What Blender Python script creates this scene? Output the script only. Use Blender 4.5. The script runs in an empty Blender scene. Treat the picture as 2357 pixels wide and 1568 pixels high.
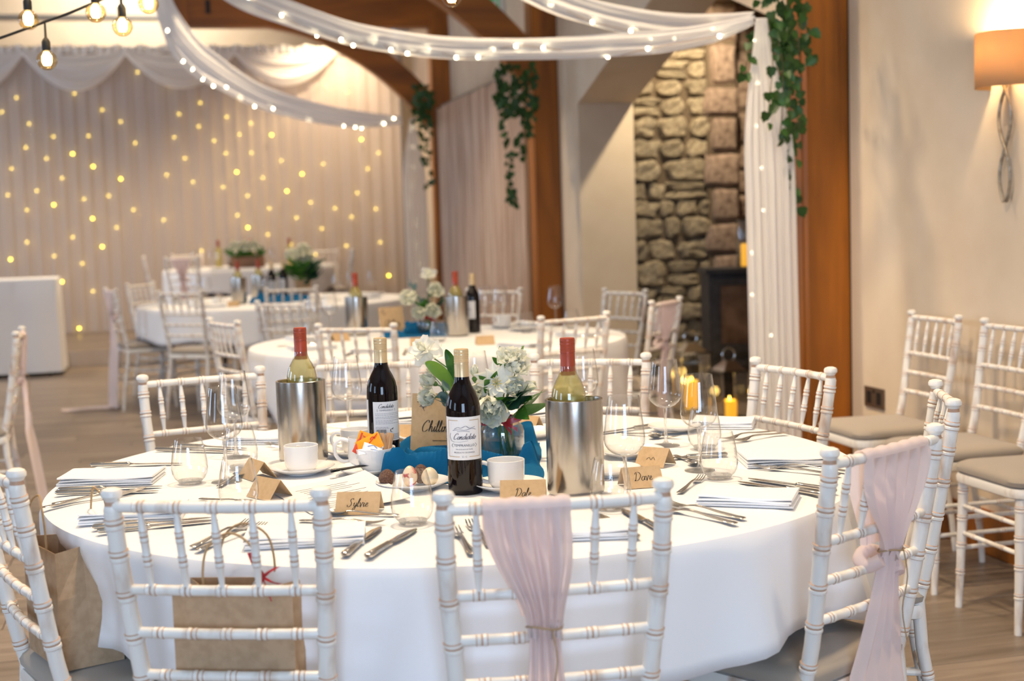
import bpy, bmesh, math, random
from mathutils import Matrix, Vector, noise
C = bpy.context.scene.collection
S = bpy.context.scene
PI = math.pi
# ---------------------------------------------------------------- camera
cam = bpy.data.cameras.new('camera'); camo = bpy.data.objects.new('camera', cam); C.objects.link(camo)
cam.sensor_width = 36.0; cam.lens = 36.0 * 3200 / 2357; cam.clip_start = 0.05; cam.clip_end = 60
cam.dof.use_dof = True; cam.dof.focus_distance = 3.05; cam.dof.aperture_fstop = 3.3
camo.matrix_world = Matrix(((0.99951, 0.03132, 0.0, 0.0), (-0.00269, 0.08589, -0.99630, 0.0), (-0.03121, 0.99581, 0.08593, 1.314), (0, 0, 0, 1)))
S.camera = camo
# ---------------------------------------------------------------- world, lights, exposure
RZ = math.atan2(0.233, 0.9725)
ROOM = Matrix.Translation((1.78, 5.22, 0)) @ Matrix.Rotation(RZ, 4, 'Z')      # room axes: x into the right wall, y along it, z up
wd = bpy.data.worlds.new('daylight'); S.world = wd; wd.use_nodes = True
bg = wd.node_tree.nodes['Background']; bg.inputs[0].default_value = (0.62, 0.78, 1.0, 1); bg.inputs[1].default_value = 1.0
def area(name, loc, aim, sx, sy, power, col, spread=180):
    l = bpy.data.lights.new(name, 'AREA'); l.shape = 'RECTANGLE'; l.size = sx; l.size_y = sy; l.energy = power; l.color = col
    l.spread = math.radians(spread)
    o = bpy.data.objects.new(name, l); C.objects.link(o)
    p = Vector(loc); q = (Vector(aim) - p).to_track_quat('-Z', 'Y')
    o.matrix_world = ROOM @ Matrix.Translation(p) @ q.to_matrix().to_4x4(); return o
def spot(name, loc, aim, power, col, angle=90, blend=0.6, rad=0.05):
    l = bpy.data.lights.new(name, 'SPOT'); l.energy = power; l.color = col; l.spot_size = math.radians(angle); l.spot_blend = blend
    l.shadow_soft_size = rad
    o = bpy.data.objects.new(name, l); C.objects.link(o)
    p = Vector(loc); q = (Vector(aim) - p).to_track_quat('-Z', 'Y')
    o.matrix_world = ROOM @ Matrix.Translation(p) @ q.to_matrix().to_4x4(); return o
DAY = (0.52, 0.72, 1.0); WARM = (1.0, 0.76, 0.48)
area('daylight_window', (-3.6, -8.55, 1.75), (-3.2, 0, 1.2), 2.2, 2.3, 270, DAY)       # glazed doors behind the camera
for k, y in enumerate((-4.6, 0.2, 5.0, 9.4)):
    area('daylight_window', (-8.95, y, 1.9), (0, y, 1.2), 1.5, 1.9, 150 if y > 9 else 70, DAY)          # windows of the left wall
for (x, y, e) in ((-2.3, -1.5, 94), (-3.4, -0.4, 50), (-1.3, -3.6, 30), (-1.7, 1.9, 85), (-2.3, 6.4, 100), (-4.6, 3.6, 70), (-3.0, 10.2, 95), (-5.2, 10.4, 62), (-1.3, 10.6, 42)):  # the far-left one by the backdrop is an unseen lamp added to brighten it
    spot('downlight_and_fill', (x, y, 4.2), (x, y, 0), e * 4.2, WARM, 110, 0.8, 0.12)
spot('downlight_and_fill', (-1.0, 11.6, 3.9), (-1.1, 12.3, 2.6), 240, WARM, 100, 0.8, 0.06)
spot('downlight_and_fill', (-1.7, -0.5, 4.2), (-0.62, 0.95, 1.1), 380, WARM, 34, 0.9, 0.3)  # unseen lamp added to brighten the drape at the near post
spot('downlight_and_fill', (-3.2, 12.6, 5.2), (-3.4, 14.0, 3.7), 420, (1.0, .90, .76), 130, 0.9, 0.2)  # added fill, lifts the far wall above the backdrop
spot('inglenook_downlight', (0.82, 4.45, 3.0), (0.75, 5.2, 1.6), 150, (1.0, 0.82, 0.55), 120, 0.5, 0.03)
S.view_settings.view_transform = 'Standard'; S.view_settings.look = 'None'
S.view_settings.exposure = 0.0; S.view_settings.gamma = 1.0; S.view_settings.use_curve_mapping = False
cy = S.cycles
cy.max_bounces = 10; cy.diffuse_bounces = 3; cy.glossy_bounces = 3; cy.transmission_bounces = 8; cy.transparent_max_bounces = 24
cy.caustics_reflective = False; cy.caustics_refractive = False; cy.sample_clamp_indirect = 4.0; cy.sample_clamp_direct = 0.0
cy.use_denoising = True
# ---------------------------------------------------------------- helpers: materials
def lin(r, g, b):
    f = lambda c: (c/255/12.92) if c/255 <= 0.04045 else ((c/255+0.055)/1.055)**2.4
    return (f(r), f(g), f(b), 1)
MATS = {}
def pm(name, col, rough=0.5, metal=0.0, col2=None, scale=(8, 8, 8), detail=4, lo=0.4, hi=0.65, bump=0.0, bscale=None, spec=0.5, sheen=0.0,
       trans=0.0, alpha=1.0, coat=0.0, dist=0.0, vary=0.0):
    m = bpy.data.materials.new(name); m.use_nodes = True; nt = m.node_tree; N = nt.nodes; L = nt.links
    b = N['Principled BSDF']; out = N['Material Output']
    b.inputs['Base Color'].default_value = col; b.inputs['Roughness'].default_value = rough; b.inputs['Metallic'].default_value = metal
    b.inputs['Specular IOR Level'].default_value = spec; b.inputs['Sheen Weight'].default_value = sheen
    b.inputs['Coat Weight'].default_value = coat
    csock = None
    if col2 is not None or bump:
        tc = N.new('ShaderNodeTexCoord'); mp = N.new('ShaderNodeMapping'); mp.inputs['Scale'].default_value = scale
        L.new(tc.outputs['Object'], mp.inputs['Vector'])
        nz = N.new('ShaderNodeTexNoise'); nz.inputs['Scale'].default_value = 1.0; nz.inputs['Detail'].default_value = detail
        nz.inputs['Distortion'].default_value = dist
        L.new(mp.outputs['Vector'], nz.inputs['Vector'])
        if col2 is not None:
            cr = N.new('ShaderNodeValToRGB'); cr.color_ramp.elements[0].position = lo; cr.color_ramp.elements[1].position = hi
            cr.color_ramp.elements[0].color = col; cr.color_ramp.elements[1].color = col2
            L.new(nz.outputs['Fac'], cr.inputs['Fac']); csock = cr.outputs['Color']
        if bump:
            src = nz
            if bscale:
                mp2 = N.new('ShaderNodeMapping'); mp2.inputs['Scale'].default_value = bscale; L.new(tc.outputs['Object'], mp2.inputs['Vector'])
                src = N.new('ShaderNodeTexNoise'); src.inputs['Scale'].default_value = 1.0; src.inputs['Detail'].default_value = 3
                L.new(mp2.outputs['Vector'], src.inputs['Vector'])
            bp = N.new('ShaderNodeBump'); bp.inputs['Strength'].default_value = bump; bp.inputs['Distance'].default_value = 0.01
            L.new(src.outputs['Fac'], bp.inputs['Height']); L.new(bp.outputs['Normal'], b.inputs['Normal'])
    if vary:
        oi = N.new('ShaderNodeObjectInfo'); hs = N.new('ShaderNodeHueSaturation')
        mr = N.new('ShaderNodeMapRange'); mr.inputs['To Min'].default_value = 1 - vary; mr.inputs['To Max'].default_value = 1 + vary
        L.new(oi.outputs['Random'], mr.inputs['Value']); L.new(mr.outputs['Result'], hs.inputs['Value'])
        if csock: L.new(csock, hs.inputs['Color'])
        else: hs.inputs['Color'].default_value = col
        csock = hs.outputs['Color']
    if csock: L.new(csock, b.inputs['Base Color'])
    sh = b.outputs['BSDF']
    if trans:
        tl = N.new('ShaderNodeBsdfTranslucent'); tl.inputs['Color'].default_value = col
        if csock: L.new(csock, tl.inputs['Color'])
        mx = N.new('ShaderNodeMixShader'); mx.inputs[0].default_value = trans
        L.new(sh, mx.inputs[1]); L.new(tl.outputs[0], mx.inputs[2]); sh = mx.outputs[0]
    if alpha < 1:
        tp = N.new('ShaderNodeBsdfTransparent'); mx = N.new('ShaderNodeMixShader'); mx.inputs[0].default_value = alpha
        L.new(tp.outputs[0], mx.inputs[1]); L.new(sh, mx.inputs[2]); sh = mx.outputs[0]
    L.new(sh, out.inputs['Surface']); MATS[name] = m; return m
def emit(name, col, strength, sample=False):
    m = bpy.data.materials.new(name); m.use_nodes = True; N = m.node_tree.nodes; N.remove(N['Principled BSDF'])
    e = N.new('ShaderNodeEmission'); e.inputs[0].default_value = col; e.inputs[1].default_value = strength
    m.node_tree.links.new(e.outputs[0], N['Material Output'].inputs[0])
    m.cycles.emission_sampling = 'AUTO' if sample else 'NONE'; MATS[name] = m; return m
def lerp(a, b, t): return a + (b-a)*t
def thin_glass(name, tint=(1, 1, 1, 1), refl=1.0, rough=0.0, edge=0.5):
    m = bpy.data.materials.new(name); m.use_nodes = True; nt = m.node_tree; N = nt.nodes; L = nt.links; N.remove(N['Principled BSDF'])
    g = N.new('ShaderNodeBsdfGlossy'); g.inputs['Roughness'].default_value = rough
    t = N.new('ShaderNodeBsdfTransparent')
    cr = N.new('ShaderNodeValToRGB'); e = cr.color_ramp.elements; e[0].position = 0.55; e[0].color = tint; e[1].position = 1.0; e[1].color = (tint[0]*edge, tint[1]*edge, tint[2]*edge, 1)
    k = e.new(0.86); k.color = (tint[0]*lerp(1, edge, .35), tint[1]*lerp(1, edge, .35), tint[2]*lerp(1, edge, .35), 1)
    fr = N.new('ShaderNodeLayerWeight'); fr.inputs['Blend'].default_value = 0.5      # thin sheet: same from both sides
    pw = N.new('ShaderNodeMath'); pw.operation = 'POWER'; pw.inputs[1].default_value = 3.0; L.new(fr.outputs['Facing'], pw.inputs[0]); L.new(fr.outputs['Facing'], cr.inputs['Fac']); L.new(cr.outputs['Color'], t.inputs[0])
    mu = N.new('ShaderNodeMath'); mu.operation = 'MULTIPLY_ADD'; mu.inputs[1].default_value = 0.75*refl; mu.inputs[2].default_value = 0.06*refl; mu.use_clamp = True
    mx = N.new('ShaderNodeMixShader'); L.new(pw.outputs[0], mu.inputs[0]); L.new(mu.outputs[0], mx.inputs[0])
    L.new(t.outputs[0], mx.inputs[1]); L.new(g.outputs[0], mx.inputs[2]); L.new(mx.outputs[0], N['Material Output'].inputs[0])
    MATS[name] = m; return m
def solid_glass(name, col=(1, 1, 1, 1), ior=1.45, rough=0.0):
    m = bpy.data.materials.new(name); m.use_nodes = True; N = m.node_tree.nodes; N.remove(N['Principled BSDF'])
    g = N.new('ShaderNodeBsdfGlass'); g.inputs['Color'].default_value = col; g.inputs['IOR'].default_value = ior; g.inputs['Roughness'].default_value = rough
    t = N.new('ShaderNodeBsdfTransparent'); mx = N.new('ShaderNodeMixShader'); mx.inputs[0].default_value = 0.55
    m.node_tree.links.new(g.outputs[0], mx.inputs[1]); m.node_tree.links.new(t.outputs[0], mx.inputs[2])
    m.node_tree.links.new(mx.outputs[0], N['Material Output'].inputs[0]); MATS[name] = m; return m
plaster = pm('plaster', lin(226, 208, 184), 0.9, col2=lin(219, 200, 175), scale=(3, 3, 3), bump=0.05, bscale=(60, 60, 60))
ceil_m = pm('ceiling_paint', lin(240, 236, 228), 0.9)
oak = pm('oak', lin(172, 100, 20), 0.42, col2=lin(112, 60, 8), scale=(7, 7, 0.9), detail=8, lo=0.35, hi=0.75, bump=0.25, bscale=(45, 45, 3), dist=0.6)
oak_h = pm('oak_beam', lin(172, 100, 20), 0.42, col2=lin(112, 60, 8), scale=(0.9, 7, 7), detail=8, lo=0.35, hi=0.75, bump=0.25, bscale=(3, 45, 45), dist=0.6)
plank_m = pm('floor_plank', lin(150, 135, 122), 0.4, col2=lin(104, 91, 80), scale=(1.6, 16, 4), detail=7, lo=0.3, hi=0.75, bump=0.12, bscale=(3, 40, 4), vary=0.22, dist=0.8)
joint_m = pm('floor_joint', lin(58, 48, 40), 0.9)
stone_m = pm('rubble_stone', lin(190, 176, 150), 0.95, col2=lin(120, 106, 88), scale=(7, 7, 7), detail=8, lo=0.32, hi=0.72, bump=0.9, bscale=(22, 22, 22), vary=0.22)
quoin_m = pm('quoin_stone', lin(168, 146, 130), 0.95, col2=lin(118, 98, 86), scale=(6, 6, 6), detail=8, bump=0.6, bscale=(30, 30, 30), vary=0.15)
mortar_m = pm('mortar', lin(104, 90, 74), 0.98, bump=0.6, scale=(40, 40, 40))
linen = pm('white_linen', lin(246, 246, 248), 0.85, bump=0.04, scale=(500, 500, 500), sheen=0.1)
napkin_m = pm('napkin_linen', lin(248, 248, 250), 0.85, sheen=0.1)
paint = pm('limewash', lin(244, 239, 231), 0.38, col2=lin(184, 152, 126), scale=(16, 16, 5), detail=7, lo=0.53, hi=0.76, bump=0.1, bscale=(70, 70, 18))
bare = pm('worn_wood', lin(196, 156, 128), 0.55)
cushion_m = pm('taupe_cushion', lin(166, 154, 140), 0.85, sheen=0.25, bump=0.05, scale=(250, 250, 250))
chiffon = pm('blush_chiffon', lin(250, 234, 231), 0.8, trans=0.4, alpha=0.95, sheen=0.2)
twine_m = pm('twine', lin(176, 146, 108), 0.9)
steel = pm('brushed_steel', lin(186, 180, 172), 0.22, 1.0, bump=0.02, scale=(900, 900, 4))
cutl = pm('polished_steel', lin(214, 208, 200), 0.14, 1.0)
chrome = pm('chrome', lin(225, 225, 225), 0.1, 1.0)
teal = pm('teal_chiffon', lin(0, 92, 140), 0.8, spec=0.2)
kraft = pm('kraft_card', lin(202, 170, 130), 0.85, col2=lin(192, 160, 120), scale=(90, 90, 90), lo=0.4, hi=0.7)
kraft_bag = pm('kraft_paper', lin(186, 156, 124), 0.8, col2=lin(174, 144, 112), scale=(60, 60, 60), bump=0.05)
ink = pm('black_ink', lin(34, 28, 26), 0.7)
grey_ink = pm('grey_ink', lin(150, 150, 162), 0.8)
dark_ink = pm('slate_ink', lin(70, 70, 84), 0.8)
china = pm('white_china', lin(246, 244, 242), 0.16, coat=0.3)
label_m = pm('label_paper', lin(238, 236, 236), 0.7)
gold_line = pm('gold_print', lin(196, 164, 116), 0.5)
redwine_m = pm('dark_bottle_glass', (0.005, 0.002, 0.003, 1), 0.04, spec=0.42)
goldcap = pm('gold_cap', lin(224, 196, 152), 0.36, 0.4)
redcap = pm('red_cap', lin(170, 70, 44), 0.42, 0.15)
green_glass = thin_glass('pale_green_glass', (0.98, 0.97, 0.86, 1), 1.5, 0.0, 0.45)
wine_y = pm('white_wine', lin(246, 230, 130), 0.15, trans=0.6, alpha=0.42)
clear = thin_glass('clear_glass', (0.975, 0.975, 0.975, 1), 1.3, 0.0, 0.30)
stem_g = solid_glass('stem_glass')
water_g = solid_glass('water', (0.98, 1, 0.99, 1), 1.33)
petal_w = pm('white_petal', lin(252, 250, 240), 0.6, trans=0.3)
petal_c = pm('cream_petal', lin(246, 246, 218), 0.6, col2=lin(252, 250, 238), scale=(40, 40, 40), trans=0.3)
stamen = pm('yellow_stamen', lin(228, 206, 120), 0.7)
leaf_g = pm('green_leaf', lin(70, 122, 44), 0.42, col2=lin(40, 92, 30), scale=(30, 30, 30), trans=0.25)
leaf_b = pm('bright_leaf', lin(126, 168, 66), 0.45, trans=0.3)
leaf_e = pm('eucalyptus_leaf', lin(122, 148, 142), 0.6, col2=lin(92, 120, 116), scale=(40, 40, 40), trans=0.15)
leaf_d = pm('dark_leaf', lin(38, 78, 58), 0.45)
stem_m = pm('green_stem', lin(92, 132, 60), 0.5)
ivy_m = pm('ivy_leaf', lin(44, 84, 26), 0.45, col2=lin(22, 52, 16), scale=(14, 14, 14), trans=0.12, vary=0.3)
vine_m = pm('ivy_vine', lin(96, 86, 62), 0.8)
ribbon_m = pm('red_ribbon', lin(176, 22, 36), 0.35, sheen=0.3)
sheer = pm('white_sheer', lin(238, 234, 232), 0.8, trans=0.4, alpha=0.90)
voile = pm('swag_voile', lin(252, 250, 249), 0.8, trans=0.5, alpha=0.95)
bdrop_m = pm('backdrop_sheer', lin(220, 208, 202), 0.85, trans=0.3, alpha=0.62)
lining_m = pm('backdrop_lining', lin(208, 197, 187), 0.9)
curtain_m = pm('beige_curtain', lin(222, 198, 178), 0.8, col2=lin(186, 156, 134), scale=(70, 70, 1.4), detail=5, lo=0.4, hi=0.62, sheen=0.2)
black_m = pm('black_iron', lin(60, 58, 62), 0.45, col2=lin(46, 45, 48), scale=(20, 20, 20), spec=0.4)
black_p = pm('black_rubber', lin(22, 22, 22), 0.6)
stove_glass = pm('stove_glass', lin(128, 104, 90), 0.12, spec=0.8, coat=0.6, col2=lin(84, 66, 56), scale=(5, 5, 5))  # brown tones put the warm reflection of the room into the glass colour
shade_m = pm('linen_shade', lin(224, 192, 146), 0.85, trans=0.42, bump=0.03, scale=(400, 400, 400))
bronze = pm('bronze_plate', lin(120, 104, 88), 0.4, 0.7)
silver_leaf = pm('aged_silver', lin(178, 166, 148), 0.42, 0.6, col2=lin(140, 126, 108), scale=(60, 60, 60))
galv = pm('galvanised', lin(150, 146, 140), 0.4, 0.8)
candle_m = pm('candle_wax', lin(250, 214, 90), 0.5, trans=0.4)
b_ = candle_m.node_tree.nodes['Principled BSDF']; b_.inputs['Emission Color'].default_value = (1, .58, .05, 1); b_.inputs['Emission Strength'].default_value = 0.9   # lit from within
sug_o = pm('orange_sachet', lin(250, 164, 32), 0.4)
sug_r = pm('red_print', lin(222, 70, 34), 0.5)
sug_w = pm('white_sachet', lin(242, 242, 246), 0.45)
sug_b = pm('brown_sachet', lin(190, 150, 112), 0.6)
blue_ink = pm('blue_print', lin(110, 140, 200), 0.6)
choc = pm('chocolate', lin(96, 62, 48), 0.6, col2=lin(128, 96, 82), scale=(300, 300, 300), bump=0.8)
egg_c = pm('cream_shell', lin(240, 222, 190), 0.35)
egg_r = pm('speckled_shell', lin(240, 214, 184), 0.35, col2=lin(190, 56, 54), scale=(70, 70, 70), detail=3, lo=0.53, hi=0.6)
wood_box = pm('crate_wood', lin(150, 108, 78), 0.7, col2=lin(120, 84, 58), scale=(4, 30, 30))
green_sign = emit('exit_green', lin(20, 150, 90), 0.9)
sign_white = pm('sign_white', lin(230, 230, 226), 0.5)
fairy = emit('fairy_glow', (1.0, 0.70, 0.12, 1), 9.0)
fairy_b = emit('fairy_bright', (1.0, 0.70, 0.07, 1), 9.0)
fairy_w = emit('swag_glow', (1.0, 0.86, 0.55, 1), 26.0)
filament = emit('filament', (1.0, 0.80, 0.46, 1), 40.0)
bulb_g = thin_glass('bulb_glass', (1.0, 0.84, 0.56, 1), 1.0, 0.0, 0.55)
bulb_lit = emit('bulb_lit', (1.0, 0.74, 0.40, 1), 45.0)
flame_m = emit('candle_glow', (1.0, 0.66, 0.08, 1), 1.5)
# ---------------------------------------------------------------- helpers: meshes
class M:
    def __init__(s): s.v = []; s.f = []; s.m = []
    def add(s, vs, fs, mi=0, mtx=None):
        b = len(s.v)
        s.v += [tuple(mtx @ Vector(p)) for p in vs] if mtx is not None else [tuple(p) for p in vs]
        s.f += [tuple(i + b for i in f) for f in fs]
        s.m += list(mi) if isinstance(mi, (list, tuple)) else [mi] * len(fs); return s
    def box(s, lo, hi, mi=0, mtx=None):
        (a, b, c), (d, e, f) = lo, hi
        vs = [(a,b,c),(d,b,c),(d,e,c),(a,e,c),(a,b,f),(d,b,f),(d,e,f),(a,e,f)]
        return s.add(vs, [(0,3,2,1),(4,5,6,7),(0,1,5,4),(1,2,6,5),(2,3,7,6),(3,0,4,7)], mi, mtx)
    def lathe(s, prof, seg=24, mi=0, mtx=None, sx=1.0):
        # prof: (r, z) from bottom to top; r=0 closes
        vs = []; fs = []; rows = []
        for r, z in prof:
            if r < 1e-6: rows.append([len(vs)]); vs.append((0, 0, z))
            else:
                rows.append(list(range(len(vs), len(vs) + seg)))
                vs += [(r*math.cos(2*PI*k/seg)*sx, r*math.sin(2*PI*k/seg), z) for k in range(seg)]
        ml = []
        for i in range(len(rows) - 1):
            a, b = rows[i], rows[i+1]; mm = mi[i] if isinstance(mi, (list, tuple)) else mi
            if len(a) == 1 and len(b) == 1: continue
            for k in range(seg):
                k2 = (k+1) % seg
                if len(a) == 1: fs.append((a[0], b[k2], b[k]))
                elif len(b) == 1: fs.append((a[k], a[k2], b[0]))
                else: fs.append((a[k], a[k2], b[k2], b[k]))
                ml.append(mm)
        return s.add(vs, fs, ml, mtx)
    def tube(s, pts, rad, seg=8, mi=0, caps=True, closed=False, mtx=None):
        pts = [Vector(p) for p in pts]; n = len(pts)
        rad = list(rad) if isinstance(rad, (list, tuple)) else [rad]*n
        vs = []; fs = []; ml = []
        t0 = (pts[1]-pts[0]).normalized(); up = Vector((0, 0, 1)) if abs(t0.z) < 0.9 else Vector((1, 0, 0))
        x = t0.cross(up).normalized()
        for i in range(n):
            if closed: t = (pts[(i+1) % n]-pts[i-1]).normalized()
            else: t = (pts[min(i+1, n-1)]-pts[max(i-1, 0)])
            t = t.normalized() if t.length > 1e-9 else t0
            x = (x - t*x.dot(t)).normalized(); y = t.cross(x)
            vs += [tuple(pts[i] + (x*math.cos(2*PI*k/seg) + y*math.sin(2*PI*k/seg))*rad[i]) for k in range(seg)]
        rng = n if closed else n-1
        for i in range(rng):
            j = (i+1) % n; mm = mi[i] if isinstance(mi, (list, tuple)) else mi
            for k in range(seg):
                k2 = (k+1) % seg; fs.append((i*seg+k, i*seg+k2, j*seg+k2, j*seg+k)); ml.append(mm)
        if caps and not closed:
            fs.append(tuple(range(seg-1, -1, -1))); fs.append(tuple((n-1)*seg+k for k in range(seg)))
            ml += [mi[0] if isinstance(mi, (list, tuple)) else mi, mi[-1] if isinstance(mi, (list, tuple)) else mi]
        return s.add(vs, fs, ml, mtx)
    def grid(s, fn, nu, nv, mi=0, mtx=None, wrap=False):
        vs = [fn(u/nu, v/nv) for v in range(nv+1) for u in range(nu+1)]
        fs = [(v*(nu+1)+u, v*(nu+1)+u+1, (v+1)*(nu+1)+u+1, (v+1)*(nu+1)+u) for v in range(nv) for u in range(nu)]
        return s.add(vs, fs, mi, mtx)
    def prism(s, poly, z0, z1, mi=0, mtx=None):
        n = len(poly); vs = [(x, y, z0) for x, y in poly] + [(x, y, z1) for x, y in poly]
        fs = [tuple(range(n-1, -1, -1)), tuple(range(n, 2*n))] + [(i, (i+1) % n, n+(i+1) % n, n+i) for i in range(n)]
        return s.add(vs, fs, mi, mtx)
    def mesh(s, name, mats, smooth=True, solid=0.0):
        me = bpy.data.meshes.new(name); me.from_pydata(s.v, [], s.f)
        for m in (mats if isinstance(mats, (list, tuple)) else [mats]): me.materials.append(m)
        me.polygons.foreach_set('material_index', s.m); me.update()
        if smooth: me.shade_smooth(); me.set_sharp_from_angle(angle=math.radians(38))
        return me
    def build(s, name, mats, parent=None, smooth=True):
        o = bpy.data.objects.new(name, s.mesh(name, mats, smooth)); C.objects.link(o)
        if parent: o.parent = parent
        return o
def mobj(name, me, parent=None, loc=None, rot=None, scale=None):
    o = bpy.data.objects.new(name, me); C.objects.link(o)
    if parent: o.parent = parent
    if loc is not None: o.location = loc
    if rot is not None: o.rotation_euler = rot
    if scale is not None: o.scale = scale
    return o
def tag(o, label, cat, group=None, kind=None):
    o['label'] = label; o['category'] = cat
    if group: o['group'] = group
    if kind: o['kind'] = kind
    return o
def thing(name, label, cat, loc=(0, 0, 0), rz=0.0, group=None):
    o = bpy.data.objects.new(name, None); C.objects.link(o); o.location = loc; o.rotation_euler = (0, 0, rz); o.empty_display_size = 0.05
    return tag(o, label, cat, group)
def struct(name):
    o = bpy.data.objects.new(name, None); C.objects.link(o); o.matrix_world = ROOM; o['kind'] = 'structure'; return o
def dup(root, loc, rz, label, group=None, sc=None):
    r = root.copy(); C.objects.link(r); r.location = loc; r.rotation_euler = (0, 0, rz); r['label'] = label
    if sc: r.scale = (sc, sc, sc)
    if group: r['group'] = group
    elif 'group' in r: del r['group']
    for ch in root.children:
        c = ch.copy(); C.objects.link(c); c.parent = r
        for g in ch.children:
            d = g.copy(); C.objects.link(d); d.parent = c
    return r
def cat_rom(pts, n=8):
    P = [Vector(p) for p in pts]; out = []
    for i in range(len(P)-1):
        a = P[max(i-1, 0)]; b = P[i]; c = P[i+1]; d = P[min(i+2, len(P)-1)]
        for k in range(n):
            t = k/n
            out.append(0.5*((2*b) + (c-a)*t + (2*a-5*b+4*c-d)*t*t + (3*b-a-3*c+d)*t*t*t))
    out.append(P[-1]); return out
def lerp(a, b, t): return a + (b-a)*t
def sm(t): t = max(0.0, min(1.0, t)); return t*t*(3-2*t)
rnd = random.Random(5)

# ================================================================ ROOM
# floor: planks run across the room (room x); nearest and widest-seen 300 are single planks
floor = struct('floor')
M().box((-9.2, -9.0, -0.05), (2.2, 14.2, -0.006), 0).build('underlay', joint_m, floor, False)
PW = 0.19
pl = []
j = -48
while j*PW < 14.0:
    y0 = j*PW; off = (j*0.61) % 1.0
    x = -9.0 - off*1.6
    while x < 2.0:
        x1 = x + 1.6; a = max(x, -9.1); b = min(x1, 0.0 if not (1.6 < y0 < 5.0) else 1.9)
        if b - a > 0.1: pl.append((a, b, y0))
        x = x1
    j += 1
def seen(a, b, y0):
    p = ROOM @ Vector(((a+b)/2, y0+PW/2, 0))
    if p.y < 1.0: return -9
    q = p.x / p.y
    return 1.0/p.y if -0.50 < q < 0.50 else -1
pl.sort(key=lambda q: -seen(*q))
pmesh = {}
def plank_mesh(w):
    k = round(w, 2)
    if k not in pmesh:
        m = M(); e = 0.0035; g = 0.0012
        lo = (-k/2+g, -PW/2+g, -0.006); hi = (k/2-g, PW/2-g, 0.0)
        vs = [(lo[0],lo[1],lo[2]),(hi[0],lo[1],lo[2]),(hi[0],hi[1],lo[2]),(lo[0],hi[1],lo[2]),
              (lo[0],lo[1],-0.002),(hi[0],lo[1],-0.002),(hi[0],hi[1],-0.002),(lo[0],hi[1],-0.002),
              (lo[0]+e,lo[1]+e,0),(hi[0]-e,lo[1]+e,0),(hi[0]-e,hi[1]-e,0),(lo[0]+e,hi[1]-e,0)]
        fs = [(0,1,5,4),(1,2,6,5),(2,3,7,6),(3,0,4,7),(4,5,9,8),(5,6,10,9),(6,7,11,10),(7,4,8,11),(8,9,10,11)]
        m.add(vs, fs); pmesh[k] = m.mesh('plank', plank_m, False)
    return pmesh[k]
for (a, b, y0) in pl[:295]:
    mobj('plank', plank_mesh(b-a), floor, ((a+b)/2, y0+PW/2, 0))
rest = M()
for (a, b, y0) in pl[295:]:
    rest.box((a+0.001, y0+0.001, -0.006), (b-0.001, y0+PW-0.001, 0.0))
rest.build('distant_planks', plank_m, floor, False)['kind'] = 'stuff'

H = 3.7
def sheet(root, name, lo, hi, mat): return M().box(lo, hi).build(name, mat, root, False)
wr = struct('wall_right')
# near length, opening of the inglenook with a pitched head, then on to the far end
sheet(wr, 'near_panel', (0, -9, 0), (0.43, 1.62, H), plaster)
sheet(wr, 'far_panel', (0, 5.32, 0), (0.43, 14.2, H), plaster)
m = M()
head = [(1.62, 2.20), (3.3, 2.76), (5.32, 2.16), (5.32, H), (1.62, H)]
n5 = len(head)
m.add([(0, y, z) for y, z in head] + [(0.43, y, z) for y, z in head],
      [(0,4,3,2,1), (5,6,7,8,9)] + [(i, (i+1) % n5, n5+(i+1) % n5, n5+i) for i in range(n5)])
m.build('lintel_panel', plaster, wr, False)
wf = struct('wall_far'); sheet(wf, 'far_sheet', (-9.2, 14.0, 0), (0.0, 14.2, 6.4), plaster)
sheet(wf, 'far_rail', (-9.2, 13.97, 4.03), (-2.9, 14.0, 4.08), galv)
# left wall and the wall behind the camera, with glazed openings
def window(n, axis, at, c, w, z0, z1, root_y=None):
    o = struct('window_%d' % n); m = M(); g = M(); t = 0.06
    def bx(mm, a0, a1, zz0, zz1, d0, d1):
        if axis == 'x': mm.box((at+d0, a0, zz0), (at+d1, a1, zz1))
        else: mm.box((a0, at+d0, zz0), (a1, at+d1, zz1))
    a, b = c-w/2, c+w/2
    for r in ((a, a+t, z0, z1), (b-t, b, z0, z1), (a, b, z0, z0+t), (a, b, z1-t, z1), (c-0.025, c+0.025, z0, z1)): bx(m, *r, 0.0, 0.07)
    m.build('window_frame', ceil_m, o, False)
    bx(g, a+t, b-t, z0+t, z1-t, 0.03, 0.036); g.build('pane', clear, o, False)
def wall_with_holes(name, axis, at0, at1, lo, hi, ztop, holes):
    o = struct(name); m = M()
    def bx(a, b, z0, z1):
        if b-a < 1e-3 or z1-z0 < 1e-3: return
        if axis == 'x': m.box((at0, a, z0), (at1, b, z1))
        else: m.box((a, at0, z0), (b, at1, z1))
    p = lo
    for (a, b, z0, z1) in holes:
        bx(p, a, 0, ztop); bx(a, b, 0, z0); bx(a, b, z1, ztop); p = b
    bx(p, hi, 0, ztop); m.build('wall_sheet', plaster, o, False)
hl = [(y-0.8, y+0.8, 0.9, 2.9) for y in (-4.6, 0.2, 5.0, 9.4)]
wall_with_holes('wall_left', 'x', -9.0, -8.8, -9.0, 14.0, H, hl)
for k, y in enumerate((-4.6, 0.2, 5.0, 9.4)): window(k+1, 'x', -8.9, y, 1.6, 0.9, 2.9)
wall_with_holes('wall_rear', 'y', -8.6, -8.4, -8.8, 0.0, 6.4, [(-4.8, -2.4, 0.5, 3.0)])
window(5, 'y', -8.5, -3.6, 2.4, 0.5, 3.0)
ce = struct('ceiling')
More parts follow.
